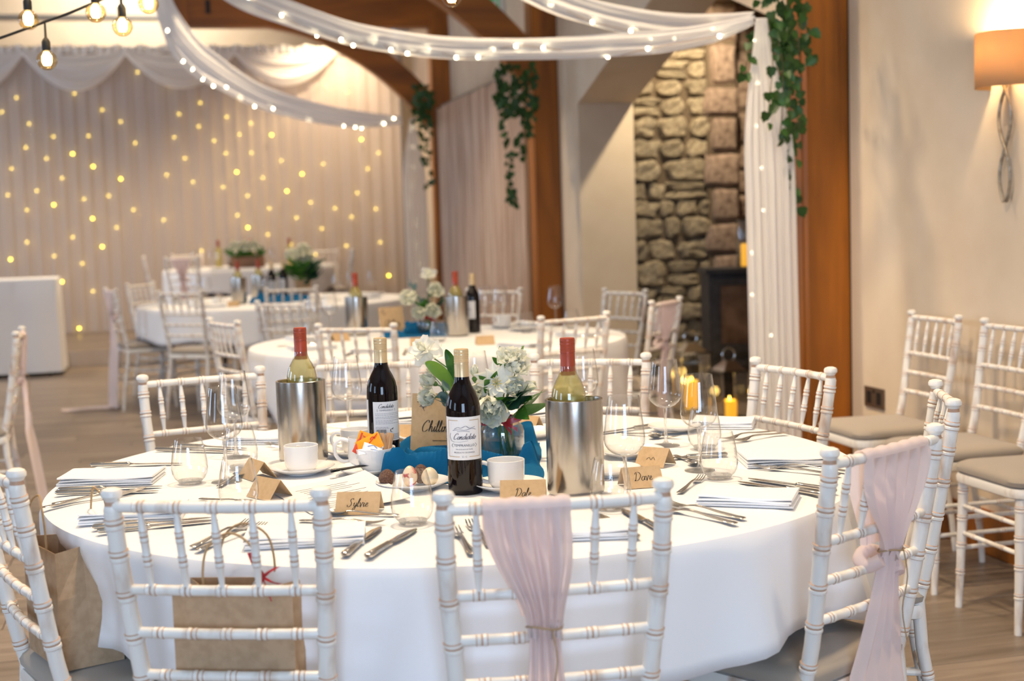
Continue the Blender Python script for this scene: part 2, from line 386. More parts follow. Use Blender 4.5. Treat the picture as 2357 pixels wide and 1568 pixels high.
m = M(); m.add([(0.5, -9, H), (-4.4, -9, 6.2), (-9.2, -9, H), (0.5, 14.2, H), (-4.4, 14.2, 6.2), (-9.2, 14.2, H),
                (0.5, -9, H+0.1), (-4.4, -9, 6.3), (-9.2, -9, H+0.1), (0.5, 14.2, H+0.1), (-4.4, 14.2, 6.3), (-9.2, 14.2, H+0.1)],
               [(0,1,4,3), (1,2,5,4), (6,9,10,7), (7,10,11,8)])
m.build('ceiling_slope', ceil_m, ce, False)
bb = struct('baseboard_right')
for (a, b) in ((-8.4, 1.05), (6.06, 10.05), (10.32, 13.9)):
    M().box((-0.022, a, 0.0), (0.0, b, 0.15)).box((-0.015, a, 0.15), (0.0, b, 0.165)).build('skirting_board', oak_h, bb, False)
# ---- inglenook: rubble end wall, quoin pier, dark back
ig = struct('wall_inglenook')
sheet(ig, 'rubble_bed', (0.43, 5.42, 0), (1.1, 5.6, 3.3), mortar_m)
sheet(ig, 'pier_bed', (1.03, 5.36, 0), (1.27, 5.6, 3.3), mortar_m)
sheet(ig, 'recess_bed', (1.25, 5.66, 0), (2.1, 5.8, 3.3), mortar_m)
sheet(ig, 'back_bed', (1.98, 1.4, 0), (2.1, 5.7, 3.3), mortar_m)
sheet(ig, 'near_bed', (0.43, 1.4, 0), (2.1, 1.55, 3.3), mortar_m)
sheet(ig, 'chimney_soffit', (0.43, 1.4, 3.3), (2.1, 5.8, 3.4), plaster)
def stone_mesh(seed, rough, rnd_amt):
    r = random.Random(seed); m = M()
    def fn(u, v):
        x, z = u-0.5, v-0.5
        ex = max(abs(x), abs(z))*2
        d = max(0.0, 1 - ex**5)
        # rounded rectangle outline
        q = (abs(2*x)**6 + abs(2*z)**6)**(1/6) if (x or z) else 1
        s = 1 - rnd_amt*(abs(2*x)*abs(2*z))**1.5*0.36
        nz = noise.noise(Vector((x*3+seed*7.1, z*3, seed)))*rough
        nx = noise.noise(Vector((x*2+seed*3.3, z*2+9, seed)))*rough*0.35
        return (x*s + nx*1.3, -0.5*d**0.5*(1 + nz*1.1), z*s + noise.noise(Vector((x*2+seed, z*2+3, seed+4)))*rough*.4)
    m.grid(fn, 8, 8); return m.mesh('stone', stone_m if rough > 0.2 else quoin_m)
rub = [stone_mesh(k, 0.42, 0.5) for k in range(9)]; quo = [stone_mesh(40+k, 0.12, 0.12) for k in range(4)]
rs = random.Random(11); z = 0.02
while z < 3.25:
    h = rs.uniform(0.12, 0.2); x = 0.42
    while x < 1.06:
        w = min(rs.uniform(0.13, 0.33), 1.08 - x)
        if 1.08 - (x+w) < 0.09: w = 1.08 - x
        if w > 0.24 and rs.random() < 0.3:          # two thin stones one above the other
            for q in (0, 1):
                mobj('stone', rs.choice(rub), ig, (x+w/2, 5.425, z+h*(0.25+0.5*q)), (0, rs.uniform(-0.06, 0.06), 0), (w-0.004, 0.10, h/2-0.003))
        else:
            mobj('stone', rs.choice(rub), ig, (x+w/2, 5.425+rs.uniform(-0.01, 0.01), z+h/2), (0, rs.uniform(-0.07, 0.07), 0), (w-0.004, rs.uniform(0.08, 0.15), h-0.004))
        x += w
    z += h
z = 0.0; k = 0
while z < 3.2:
    h = rs.uniform(0.2, 0.34); w = 0.23 if k % 2 else 0.30
    mobj('quoin', rs.choice(quo), ig, (1.05 + w/2 - (0.05 if k % 2 == 0 else 0), 5.365, z+h/2), None, (w-0.01, 0.09, h-0.012)); z += h; k += 1
z = 0.0
while z < 3.2:
    h = rs.uniform(0.18, 0.28); x = 1.28 + rs.uniform(-0.1, 0)
    while x < 1.95:
        w = rs.uniform(0.25, 0.42); mobj('quoin', rs.choice(quo), ig, (x+w/2, 5.665, z+h/2), None, (w-0.012, 0.08, h-0.012)); x += w
    z += h
z = 0.0
while z < 3.2:
    h = rs.uniform(0.2, 0.3); y = 3.0 + rs.uniform(-0.2, 0)
    while y < 5.5:
        w = rs.uniform(0.3, 0.5); mobj('quoin', rs.choice(quo), ig, (1.985, y+w/2, z+h/2), (0, 0, -PI/2), (w-0.012, 0.08, h-0.012)); y += w
    z += h
# ---- oak frames along the right wall
def beam_poly(root, name, pts, hw, d0, d1, mat=oak_h):
    """curved timber in the plane across the room: centre line pts (x, z), half width hw, depth d0..d1 along the room"""
    P = cat_rom([(x, 0, zz) for x, zz in pts], 6); vs = []; n = len(P)
    for i, p in enumerate(P):
        t = (P[min(i+1, n-1)]-P[max(i-1, 0)]).normalized(); nn = Vector((-t.z, 0, t.x))
        for s in (1, -1):
            q = p + nn*hw*s
            vs += [(q.x, d0, q.z), (q.x, d1, q.z)]
    fs = []
    for i in range(n-1):
        a = i*4; b = a+4
        fs += [(a, b, b+1, a+1), (a+2, a+3, b+3, b+2), (a, a+2, b+2, b), (a+1, b+1, b+3, a+3)]
    fs += [(0, 1, 3, 2), (4*n-4, 4*n-2, 4*n-1, 4*n-3)]
    return M().add(vs, fs).build(name, mat, root, False)
def frame(label, y, xw=0.2, dep=0.2, brace=True):
    o = bpy.data.objects.new('oak_frame', None); C.objects.link(o); o.matrix_world = ROOM; tag(o, label, 'timber frame', 'oak frames along the right wall')
    m = M(); m.box((-xw, y, 0), (-0.001, y+dep, 3.55)); m.box((-xw-0.004, y+0.05, 0.0), (-xw, y+dep-0.05, 3.5))
    m.build('post', oak, o, False)
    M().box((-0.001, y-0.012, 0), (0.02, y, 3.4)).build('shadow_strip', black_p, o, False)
    if brace:
        beam_poly(o, 'curved_brace', [(-0.15, 2.42), (-0.35, 2.67), (-0.67, 2.97), (-1.05, 3.22), (-1.5, 3.43), (-2.1, 3.56)], 0.13, y+0.03, y+0.17)
        M().box((-2.75, y+0.01, 3.39), (-0.001, y+0.19, 3.72)).build('tie_beam', oak_h, o, False)
        M().box((-2.92, y-0.02, 3.30), (-2.70, y+0.22, 4.9)).build('king_pendant', oak, o, False)
        M().box((-2.52, y-0.004, 3.52), (-2.475, y+0.012, 3.66)).build('mortise_slot', black_p, o, False)
    return o
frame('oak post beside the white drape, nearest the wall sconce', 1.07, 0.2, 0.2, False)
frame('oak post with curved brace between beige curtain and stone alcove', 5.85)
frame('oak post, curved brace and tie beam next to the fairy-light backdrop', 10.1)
# ================================================================ CHAIRS
def ringed(pts, r0, rings, seg=12, taper=None, length=None):
    """bamboo-turned stick: pts polyline; rings = distances along it where a double ring sits; returns points, radii, material per span"""
    P = [Vector(p) for p in pts]; L = [0]
    for a, b in zip(P, P[1:]): L.append(L[-1] + (b-a).length)
    tot = L[-1]
    def at(s):
        s = max(0, min(tot, s))
        for i in range(len(P)-1):
            if s <= L[i+1] + 1e-9: return P[i].lerp(P[i+1], (s-L[i])/max(1e-9, L[i+1]-L[i]))
        return P[-1]
    rf = (lambda s: r0*(taper(s/tot) if taper else 1))
    ev = {}
    for s in L: ev[round(s, 5)] = (1.0, 0)
    for c in rings:
        for d, k, mi in ((-.0095, 1.0, 1), (-.0080, 1.13, 0), (-.0032, 1.13, 0), (-.0015, 1.02, 1), (.0015, 1.02, 0), (.0032, 1.13, 0), (.0080, 1.13, 1), (.0095, 1.0, 0)):
            if 0 < c+d < tot: ev[round(c+d, 5)] = (k, mi)
    ks = sorted(ev)
    return [at(s) for s in ks], [rf(s)*ev[s][0] for s in ks], [ev[s][1] for s in ks[:-1]]
def make_chair():
    t = thing('banquet_chair', 'x', 'chair')
    PM = [paint, bare]
    HX = lambda z: 0.1725 if z > 0.86 else (lerp(0.152, 0.1725, sm((z-0.46)/0.40)) if z > 0.46 else lerp(0.168, 0.152, z/0.46))
    YY = lambda z: lerp(0.078, 0.0, ((z-0.46)/0.44)**0.85) if z > 0.46 else lerp(0.02, 0.078, sm(z/0.46))
    for sx in (-1, 1):
        zs = [0.0, 0.12, 0.24, 0.36, 0.46, 0.54, 0.62, 0.70, 0.78, 0.868]
        pts = [(sx*HX(z), YY(z), z) for z in zs]
        P, R, MI = ringed(pts, 0.0145, [0.16, 0.30, 0.505, 0.585, 0.66, 0.735, 0.805, 0.860], 12, lambda q: 0.78 + 0.22*min(1, q*2))
        m = M().tube(P, R, 12, MI)
        top = Vector(pts[-1])
        m.lathe([(0.0135, -0.003), (0.0148, 0.003), (0.0125, 0.010), (0.0112, 0.017), (0.0135, 0.021), (0.0172, 0.025), (0.0176, 0.031), (0.0150, 0.036), (0.008, 0.039), (0, 0.0395)],
                14, [0, 0, 1, 0, 0, 0, 0, 0, 0], Matrix.Translation(top))
        m.build('back_post', PM, t)
    def rail(z, r, rings, bow, name):
        x = HX(z); y = YY(z)
        pts = [(lerp(-x, x, k/8), y - bow*math.sin(PI*k/8), z) for k in range(9)]
        P, R, MI = ringed(pts, r, [2*x*c for c in rings], 10); M().tube(P, R, 10, MI).build(name, PM, t)
    spx = (0.14, 0.32, 0.50, 0.68, 0.86)
    rail(0.877, 0.0100, spx, 0.012, 'top_rail'); rail(0.735, 0.0088, spx, 0.008, 'back_rail')
    rail(0.660, 0.0088, spx, 0.008, 'back_rail'); rail(0.585, 0.0088, spx, 0.008, 'back_rail')
    for c in spx:
        a = (lerp(-HX(.877), HX(.877), c), YY(.877)-0.012*math.sin(PI*c), 0.872); b = (lerp(-HX(.735), HX(.735), c), YY(.735)-0.008*math.sin(PI*c), 0.739)
        P, R, MI = ringed([b, Vector(b).lerp(Vector(a), .5), a], 0.0072, [0.048, 0.09], 8, lambda q: 0.55 + 0.45*min(1, min(q, 1-q)*4))
        M().tube(P, R, 8, MI).build('spindle', PM, t)
    # seat frame and cushion, rounded trapezoid
    def outline(inset, n=6):
        cs = [(-0.175+inset, 0.062+inset), (0.175-inset, 0.062+inset), (0.188-inset, 0.432-inset), (-0.188+inset, 0.432-inset)]; out = []
        rr = [0.03, 0.03, 0.06, 0.06]
        for i in range(4):
            p = Vector((*cs[i], 0)); a = (Vector((*cs[i-1], 0))-p).normalized(); b = (Vector((*cs[(i+1) % 4], 0))-p).normalized()
            s = p + a*rr[i]; e = p + b*rr[i]
            for k in range(n+1):
                q = k/n; out.append(((s*(1-q)**2 + p*2*q*(1-q) + e*q*q).x, (s*(1-q)**2 + p*2*q*(1-q) + e*q*q).y))
        return out
    def stack(levels, mat, name):
        vs = []; fs = []; n = None
        for ins, z in levels:
            o = outline(ins); n = len(o); vs += [(x, y, z) for x, y in o]
        k = len(levels)
        for i in range(k-1):
            for j in range(n): fs.append((i*n+j, i*n+(j+1) % n, (i+1)*n+(j+1) % n, (i+1)*n+j))
        fs.append(tuple(range(n-1, -1, -1))); fs.append(tuple((k-1)*n+j for j in range(n)))
        M().add(vs, fs).build(name, mat, t)
    stack([(0.012, 0.418), (0.002, 0.424), (0.0, 0.440), (0.004, 0.452)], paint, 'seat_frame')
    stack([(0.010, 0.453), (0.002, 0.460), (0.0, 0.472), (0.006, 0.484), (0.022, 0.492), (0.06, 0.497), (0.12, 0.499)], cushion_m, 'seat_cushion')
    for sx in (-1, 1):
        P, R, MI = ringed([(sx*0.166, 0.414, 0.0), (sx*0.162, 0.405, 0.22), (sx*0.158, 0.400, 0.42)], 0.0160, [0.12, 0.21, 0.30, 0.39], 12, lambda q: 0.72 + 0.28*min(1, q*1.6))
        M().tube(P, R, 12, MI).build('front_leg', PM, t)
        for zz in (0.20, 0.30):
            P, R, MI = ringed([(sx*HX(zz), YY(zz), zz), (sx*0.161, 0.404, zz)], 0.0078, [0.1, 0.24], 8); M().tube(P, R, 8, MI).build('stretcher', PM, t)
    for zz in (0.25, 0.34):
        P, R, MI = ringed([(-0.161, 0.404, zz), (0.161, 0.404, zz)], 0.0078, [0.09, 0.25], 8); M().tube(P, R, 8, MI).build('stretcher', PM, t)
    P, R, MI = ringed([(-HX(.25), YY(.25), .25), (HX(.25), YY(.25), .25)], 0.0078, [0.1, 0.22], 8); M().tube(P, R, 8, MI).build('stretcher', PM, t)
    return t
chair0 = make_chair(); used = []; SEATS = []
def chair(a, b, label, group=None, z=0.0):
    """a, b: feet-plan points under the two back posts, left and right seen from behind the chair"""
    a = Vector((*a, 0)); b = Vector((*b, 0)); mid = (a+b)/2; rz = math.atan2(b.y-a.y, b.x-a.x)
    loc = (mid.x, mid.y, z); SEATS.append((mid.x, mid.y))
    if not used:
        used.append(1); chair0.location = loc; chair0.rotation_euler = (0, 0, rz); chair0['label'] = label
        if group: chair0['group'] = group
        return chair0
    return dup(chair0, loc, rz, label, group)
def chair_at(x, y, deg, label, group=None, z=0.0):
    c, s = math.cos(math.radians(deg))*0.17, math.sin(math.radians(deg))*0.17
    return chair((x-c, y-s), (x+c, y+s), label, group, z)
G1 = 'limewashed chairs round the front table'
c1 = chair((-.652, 2.20), (-.308, 2.155), 'white limewashed chair holding a kraft gift bag with red tag behind its back rails', G1)
c2 = chair((-.112, 2.09), (.230, 2.14), 'white limewashed chair with pink sash, directly in front of the dark wine bottle', G1)
c3 = chair((.545, 2.37), (.800, 2.605), 'white limewashed chair with pink sash at the right of the front table', G1)
c4 = chair_at(.975, 3.11, 79, 'limewashed chair seen edge-on just behind the right pink-sash chair', G1)
c5 = chair_at(.765, 3.775, 180-66, 'limewashed chair at front table in front of white drape and oak post', G1)
c6 = chair_at(.235, 4.205, 180-14, 'pale limewashed chair at front table behind the red-capped bottle in right cooler', G1)
c7 = chair_at(-.91, 4.045, 180+26, 'limewashed chair at front table behind the wine glasses left of left cooler', G1)
c8 = chair_at(-.45, 4.30, 180+6, 'limewashed chair at front table mostly hidden behind flowers and gold-capped bottle', G1)
c10 = chair_at(-.978, 2.563, -57, 'white limewashed chair cut by the frame at lower left corner', G1)
G2 = 'limewashed chairs round the second table'
d1 = chair_at(-.655, 5.81, -18, 'limewashed chair of second table, back to us above the gold-capped bottle', G2)
d2 = chair_at(.275, 5.99, 32, 'limewashed chair of second table, back to us behind the right cooler', G2)
d3 = chair_at(.66, 7.98, 180-52, 'limewashed chair beyond second table against the grey alcove jamb', G2)
d4 = chair_at(.775, 6.90, 60, 'limewashed chair with pink sash beside the stone alcove', G2)
d5 = chair_at(-.10, 8.55, 180-20, 'faint limewashed chair in front of the beige curtain', G2)
d6 = chair_at(-1.33, 6.38, -57, 'limewashed chair at left of second table with empty rails toward us', G2)
d7 = chair_at(-1.30, 7.86, -28, 'limewashed chair behind wine glasses between second and third tables', G2)
G3 = 'limewashed chairs round the third table'
e1 = chair_at(-2.29, 9.62, -22, 'limewashed chair with back to us at the third table front', G3)
e2 = chair_at(-2.98, 10.35, -62, 'limewashed chair with long pink sash trailing on the floor', G3)
e3 = chair_at(-3.02, 11.35, -112, 'limewashed chair just behind the one with trailing pink sash', G3)
e4 = chair_at(-1.52, 9.66, 14, 'limewashed chair below the potted white flowers, back to us', G3)
G4 = 'distant limewashed chairs at the table by the lights'
DZ = 0.15
f1 = chair_at(-3.95, 15.05, -75, 'distant chair at left end of the far table by lights', G4, DZ)
f2 = chair_at(-3.68, 15.92, 180+30, 'distant chair behind left side of far table, touching the light backdrop', G4, DZ)
f3 = chair_at(-2.15, 16.15, 180-8, 'distant chair behind right side of far table near the backdrop', G4, DZ)
f4 = chair_at(-1.72, 15.3, 100, 'distant chair at right end of the far table', G4, DZ)
f5 = chair_at(-3.33, 14.14, -12, 'distant chair with pink sash in front of far table', G4, DZ)
w1 = chair_at(1.655, 5.41, 103.5, 'limewashed chair by the wall socket, taupe seat facing us')
w2 = chair_at(1.775, 4.90, 103.5, 'limewashed chair against the wall under the sconce')
w3 = chair_at(1.885, 4.42, 103.5, 'limewashed wall chair cut by right edge, only seat and front legs showing')
l9 = chair((-2.125, 5.96), (-2.215, 6.29), 'limewashed chair with pink sash at far left edge, seen edge-on')
# ---- sashes
def sash(root_chair, label, cx=0.0, w=0.15, tie=(0.0, 0.665), low=0.12, spread=0.11, front=True, tail=0.0, seed=1, loop_=True, flare=0.0):
    o = thing('chair_sash', label, 'sash', root_chair.location, root_chair.rotation_euler.z, 'blush chiffon chair sashes')
    tx, tz = tie; ph = seed*1.7
    def yb(z): return lerp(0.078, 0.0, (max(z-0.46, 0)/0.44)**0.85) if z > 0.46 else 0.078
    def yr(x): return yb(0.877) - 0.012*math.sin(PI*min(1, max(0, (x+.17)/.34)))      # centre line of the bowed top rail
    def fall(u, v):
        a = u-0.5
        if v < 0.45:                                   # over the rail down to the tie
            q = v/0.45; z = lerp(0.877, tz, q); ww = lerp(w, 0.055, sm(q**1.5)); x = lerp(cx, tx, sm(q)) + a*ww
            amp = 0.006 + 0.006*q
            y = min(yb(z) - 0.022 - amp*math.sin(a*34+ph+q*1.5) - 0.008*q, yr(x) - .0150 + .10*q) if q > 0 else yr(x) - .0150
        else:
            q = (v-0.45)/0.55; z = lerp(tz, low, q); ww = lerp(0.05, spread, sm(q*1.8)); x = tx + a*ww + 0.012*q
            y = yb(z) - 0.030 - 0.010*math.sin(a*26+ph+1) - 0.016*sm(q*2) - flare*q**.8
            if z < 0.02: z = 0.02
        return (x, y, z)
    def crest(u, v):
        x = cx + (u-.5)*w; r = .0150 + .0012*math.sin(u*34+ph)*math.sin(v*PI); t_ = PI*v
        return (x, yr(x) + r*math.cos(t_), .877 + r*math.sin(t_))
    M().grid(fall, 36, 34).grid(crest, 36, 10).build('rear_fall', chiffon, o)
    if front:
        def ff(u, v):
            a = u-0.5; z = lerp(0.877, tz+0.005, v); ww = lerp(w*0.95, 0.06, sm(v)); x = lerp(cx, tx, sm(v)) + a*ww - 0.012*math.sin(PI*v)
            return (x, max(yb(z) + 0.010 + 0.006*math.sin(a*28+ph), yr(x) + .0150), z)
        M().grid(ff, 26, 16).build('front_fall', chiffon, o)
        if loop_: M().tube(cat_rom([(tx-0.030, yb(tz)-0.03, tz-0.015), (tx-0.038, yb(tz)-0.005, tz-0.03), (tx-0.034, yb(tz)+0.014, tz-0.02), (tx-0.005, yb(tz)+0.018, tz-0.01), (tx+0.03, yb(tz)+0.012, tz-0.02), (tx+0.036, yb(tz)-0.012, tz-0.03), (tx+0.026, yb(tz)-0.032, tz-0.05)], 4),
                 [0.013]*24+[0.011], 10).build('wrapped_loop', chiffon, o)
    loop = [(tx + 0.029*math.cos(k*PI/8), yb(tz) - 0.030 + 0.020*math.sin(k*PI/8), tz + 0.003*math.sin(k*PI/4)) for k in range(16)]
    tw = M().tube(loop, 0.0016, 6, 0, closed=True)
    tw.tube(cat_rom([(tx+0.008, yb(tz)-0.052, tz), (tx+0.014, yb(tz)-0.056, tz-0.05), (tx+0.008, yb(tz-0.1)-0.066, tz-0.11), (tx+0.016, yb(tz-0.1)-0.07, tz-0.17)], 4), 0.0013, 5)
    tw.build('twine_tie', twine_m, o)
    if tail:
        def tl(u, v):
            a = u-0.5; return (tx - v*0.02 + a*0.16*(1-0.5*v), 0.03 - v*tail, 0.014 + 0.014*abs(math.sin(a*9+v*6)))
        M().grid(tl, 14, 14).build('floor_tail', chiffon, o)
    return o
sash(c2, 'blush pink chiffon sash on the middle front chair tied with twine', -0.047, 0.135, (-0.022, 0.685), 0.10, 0.10, True, 0, 1, False)
sash(c3, 'blush pink chiffon sash on the chair at right of the front table', 0.008, 0.205, (0.012, 0.695), 0.06, 0.21, True, 0, 2)
sash(l9, 'pink chiffon sash on the chair at far left edge', 0.02, 0.16, (0.02, 0.70), 0.04, 0.36, True, 0, 3, True, .10)
sash(d4, 'dusky pink sash on the chair beside the stone alcove', -0.01, 0.19, (-0.02, 0.70), 0.1, 0.09, True, 0, 4)
sash(e2, 'long pink sash trailing onto floor at third table', 0.0, 0.22, (0.0, 0.72), 0.02, 0.28, True, 0.42, 5, True, .06)
sash(f5, 'distant pink sash on a chair before the far table', 0.0, 0.2, (0.0, 0.70), 0.1, 0.14, True, 0, 6)
# ================================================================ ROUND TABLES
TABLES = [(-.138, 3.195, 0.917, 0.0), (-.36, 6.80, 0.917, 0.0), (-1.85, 10.9, 1.05, 0.0), (-2.84, 15.2, 0.917, DZ)]
TN = ['front', 'second', 'third', 'far']
TL = ['nearest', 'second', 'third', 'farthest']
def round_table(i, x, y, R, z0):
    t = thing('round_table', '%s round banquet table hidden under its white cloth' % TL[i], 'table', (x, y, z0))
    M().lathe([(0, .716), (R-.03, .716), (R-.02, .722), (R-.02, .732), (R-.03, .738), (0, .738)], 64).build('tabletop', wood_box, t)
    for k in range(4):
        a = PI/4 + k*PI/2; M().tube([(0.5*math.cos(a), 0.5*math.sin(a), 0), (0.46*math.cos(a), 0.46*math.sin(a), .716)], 0.016, 10).build('leg', black_m, t)
def cloth(i, x, y, R, z0):
    th0 = math.radians(-90) if i == 0 else math.radians(20+35*i)
    nT = 180; m = M(); vs = []; fs = []; angs = [math.atan2(q-y, p-x) for p, q in SEATS if math.hypot(p-x, q-y) < R+.45]
    def dang(a, b): return abs((a-b+PI) % (2*PI) - PI)
    rows = [0.0, 0.3, 0.6, 0.8, 0.93, 0.985, 1.0]
    sk = [0.06, 0.16, 0.3, 0.45, 0.6, 0.75, 0.88, 1.0]
    top = 0.7475
    for r in rows:
        for k in range(nT):
            a = 2*PI*k/nT; rr = r*(R-0.002)
            vs.append((rr*math.cos(a), rr*math.sin(a), top - (0.006*max(0, (r-0.93)/0.07)**2)))
    for s in sk:
        for k in range(nT):
            a = 2*PI*k/nT; d = (a - th0 + PI/4) % (PI/2) - PI/4      # 0 at a corner of the square cloth
            side = 1.12*R/0.917; L = side/max(0.708, math.cos(PI/4-abs(d)))
            drop = max(0.17, L - R)
            drop = min(drop if i == 0 else drop*1.15, 0.42)
            wm = 0.0
            for ca in angs:                                        # the cloth rests on the seats pushed under it
                w_ = math.exp(-(dang(a, ca)/0.34)**4); wm = max(wm, w_); drop = lerp(drop, min(drop, 0.226), w_)
            k2 = max(0.3, (drop-.2)/0.2)*0.8
            fold = math.sin(a*13 + 1.3*math.sin(a*3+i))*0.5 + 0.5*math.sin(a*7+i*2)
            out = 0.006 + s*(0.012 + 0.03*k2*fold) + 0.028*s*s*k2*math.exp(-(d/0.16)**2)
            out *= 1 - 0.6*wm
            if i == 0:
                g = math.exp(-(dang(a, math.radians(-146))/0.22)**2); out = out*(1-g) - 0.10*g*sm(s*1.4)
                out += 0.075*s*math.exp(-(dang(a, math.radians(-33))/0.045)**2) - 0.03*s*math.exp(-(dang(a, math.radians(-27))/0.05)**2) + .05*s*math.exp(-(dang(a, math.radians(-17))/0.05)**2) + .045*s*math.exp(-(dang(a, math.radians(-53))/0.07)**2) + .04*s*math.exp(-(dang(a, math.radians(-118))/0.06)**2) + .05*s*math.exp(-(dang(a, math.radians(-137))/0.05)**2)
            rr = R + 0.004*min(1, s*6) + out
            vs.append((rr*math.cos(a), rr*math.sin(a), top - 0.006 - s*drop))
    nr = len(rows)+len(sk)
    for r in range(nr-1):
        for k in range(nT):
            k2 = (k+1) % nT; fs.append((r*nT+k, (r+1)*nT+k, (r+1)*nT+k2, r*nT+k2))
    m.add(vs, fs)
    o = m.build('tablecloth', linen, None); o.location = (x, y, z0)
    sd = o.modifiers.new('thickness', 'SOLIDIFY'); sd.thickness = 0.0012; sd.offset = -1
    tag(o, 'white linen cloth draped over the %s round table' % TL[i], 'tablecloth', 'white tablecloths')
for i, tb in enumerate(TABLES): round_table(i, *tb); cloth(i, *tb)
T0 = 0.7485
# long cloth-covered table before the backdrop, and the low dais
da = bpy.data.objects.new('dais', None); C.objects.link(da); da.matrix_world = ROOM; tag(da, 'low stage platform carrying the far table by the lights', 'stage')
M().box((-6.4, 9.75, 0.001), (-0.45, 12.9, 0.1495)).build('platform', plank_m, da, False)
def skirt(u, v):
    return (lerp(-6.4, -.45, u), 9.72 - 0.012*math.sin(u*140), lerp(0.155, 0.004, v))
M().grid(skirt, 240, 3).build('cloth_skirt', lining_m, da)
lt = bpy.data.objects.new('long_table', None); C.objects.link(lt); lt.matrix_world = ROOM; tag(lt, 'rectangular table at far left under floor-length white cloth', 'table')
M().box((-6.18, 8.98, 0.885), (-4.07, 9.58, 0.905)).build('tabletop', wood_box, lt, False)
for (a, b) in ((-6.1, 9.06), (-4.15, 9.06), (-6.1, 9.5), (-4.15, 9.5)): M().tube([(a, b, 0), (a, b, 0.885)], 0.018, 8).build('leg', black_m, lt)
lc = M(); lo, hi = (-6.2, 8.96), (-4.05, 9.6)
per = [(lerp(-6.2, -4.05, k/40), 8.96) for k in range(40)] + [(-4.05, lerp(8.96, 9.6, k/14)) for k in range(14)] + [(lerp(-4.05, -6.2, k/40), 9.6) for k in range(40)] + [(-6.2, lerp(9.6, 8.96, k/14)) for k in range(14)]
cvs = []; ccx, ccy = -5.2, 9.28
for j, (zz, o_) in enumerate(((0.910, -0.004), (0.900, 0.004), (0.66, 0.01), (0.4, 0.016), (0.2, 0.02), (0.035, 0.024))):
    for k, (px, py) in enumerate(per):
        n_ = 0.008*math.sin(k*0.9)*(j > 1)*(1 if j < 5 else 1.3); dx = 1 if px > -4.06 else (-1 if px < -6.19 else 0); dy = 1 if py > 9.59 else (-1 if py < 8.97 else 0)
        cvs.append((px+dx*(o_+n_), py+dy*(o_+n_), zz))
np_ = len(per)
cfs = [(j*np_+(k+1) % np_, j*np_+k, (j+1)*np_+k, (j+1)*np_+(k+1) % np_) for j in range(5) for k in range(np_)] + [tuple(range(np_))]
lco = lc.add(cvs, cfs).build('table_drape', linen, None); lco.matrix_world = ROOM; tag(lco, 'floor-length white cloth on the rectangular table at far left', 'tablecloth', 'white tablecloths')
# ================================================================ LETTERING
GLYPH = {  # single-stroke cursive, unit x-height 1
 'a': (0.95, [[(.75,.85),(.45,1.0),(.12,.7),(.1,.2),(.35,.0),(.65,.3),(.78,.95),(.74,.25),(.95,.1)]]),
 'b': (0.9, [[(.0,.2),(.35,1.5),(.3,2.1),(.12,1.6),(.15,.15),(.4,.0),(.7,.3),(.65,.75),(.4,.7),(.9,.65)]]),
 'd': (1.0, [[(.7,.85),(.4,1.0),(.1,.6),(.15,.1),(.45,.05),(.72,.5),(.95,2.05),(.74,.3),(1.0,.12)]]),
 'e': (0.8, [[(.0,.25),(.45,.55),(.5,.95),(.22,.9),(.12,.35),(.3,.02),(.8,.25)]]),
 'f': (0.8, [[(.0,.3),(.5,1.5),(.5,2.1),(.3,1.8),(.2,.2),(.1,-.8),(.3,-.3),(.3,.1),(.8,.25)]]),
 'g': (0.95, [[(.75,.85),(.42,1.0),(.1,.6),(.2,.08),(.55,.2),(.78,.95),(.68,-.4),(.35,-.95),(.1,-.6),(.5,-.1),(.95,.2)]]),
 'h': (0.95, [[(.0,.3),(.42,1.6),(.38,2.15),(.2,1.7),(.08,.0)], [(.1,.3),(.4,.95),(.62,.85),(.58,.2),(.7,.0),(.95,.25)]]),
 'i': (0.5, [[(.05,.3),(.25,1.0),(.15,.2),(.25,.0),(.5,.25)], [(.32,1.42),(.36,1.5)]]),
 'l': (0.55, [[(.0,.2),(.38,1.5),(.36,2.15),(.2,1.7),(.12,.2),(.25,.0),(.55,.25)]]),
 'n': (1.0, [[(.0,.7),(.15,1.0),(.1,.0)], [(.12,.4),(.42,1.0),(.62,.85),(.58,.2),(.72,.0),(1.0,.25)]]),
 'o': (0.85, [[(.45,1.0),(.15,.8),(.1,.2),(.35,.0),(.62,.3),(.6,.85),(.45,1.0),(.6,.8),(.85,.85)]]),
 't': (0.6, [[(.1,.4),(.38,1.75),(.2,.3),(.3,.0),(.6,.25)], [(.02,1.15),(.6,1.25)]]),
 'u': (0.95, [[(.05,.7),(.2,1.0),(.12,.3),(.3,.0),(.6,.4),(.75,1.0),(.68,.2),(.95,.2)]]),
 'v': (0.85, [[(.02,.85),(.12,1.0),(.30,.0),(.36,.0),(.60,.95),(.68,1.08),(.85,.9)]]),
 'y': (0.9, [[(.05,.7),(.2,1.0),(.15,.3),(.35,.1),(.65,.5),(.75,1.0),(.6,-.4),(.28,-.95),(.1,-.55),(.5,-.05),(.9,.3)]]),
 'C': (1.45, [[(1.25,1.7),(1.25,2.05),(.85,2.15),(.3,1.5),(.1,.7),(.3,.05),(.75,.0),(1.25,.4)]]),
 'D': (1.7, [[(.55,1.9),(.4,.2),(.2,.05)], [(.15,1.6),(.4,2.05),(1.1,2.0),(1.5,1.2),(1.1,.25),(.5,.0),(.2,.05),(.35,.2)]]),
 'S': (1.4, [[(1.15,1.75),(1.05,2.1),(.7,2.0),(.5,1.55),(.85,1.0),(.85,.4),(.45,.0),(.05,.15),(.1,.45)]]),
}
def strokes(word, slant=0.18):
    x = 0; out = []
    for ch in word:
        w, ss = GLYPH[ch]
        for st in ss: out.append([(x+px+py*slant, py) for px, py in st])
        x += w
    return out, x
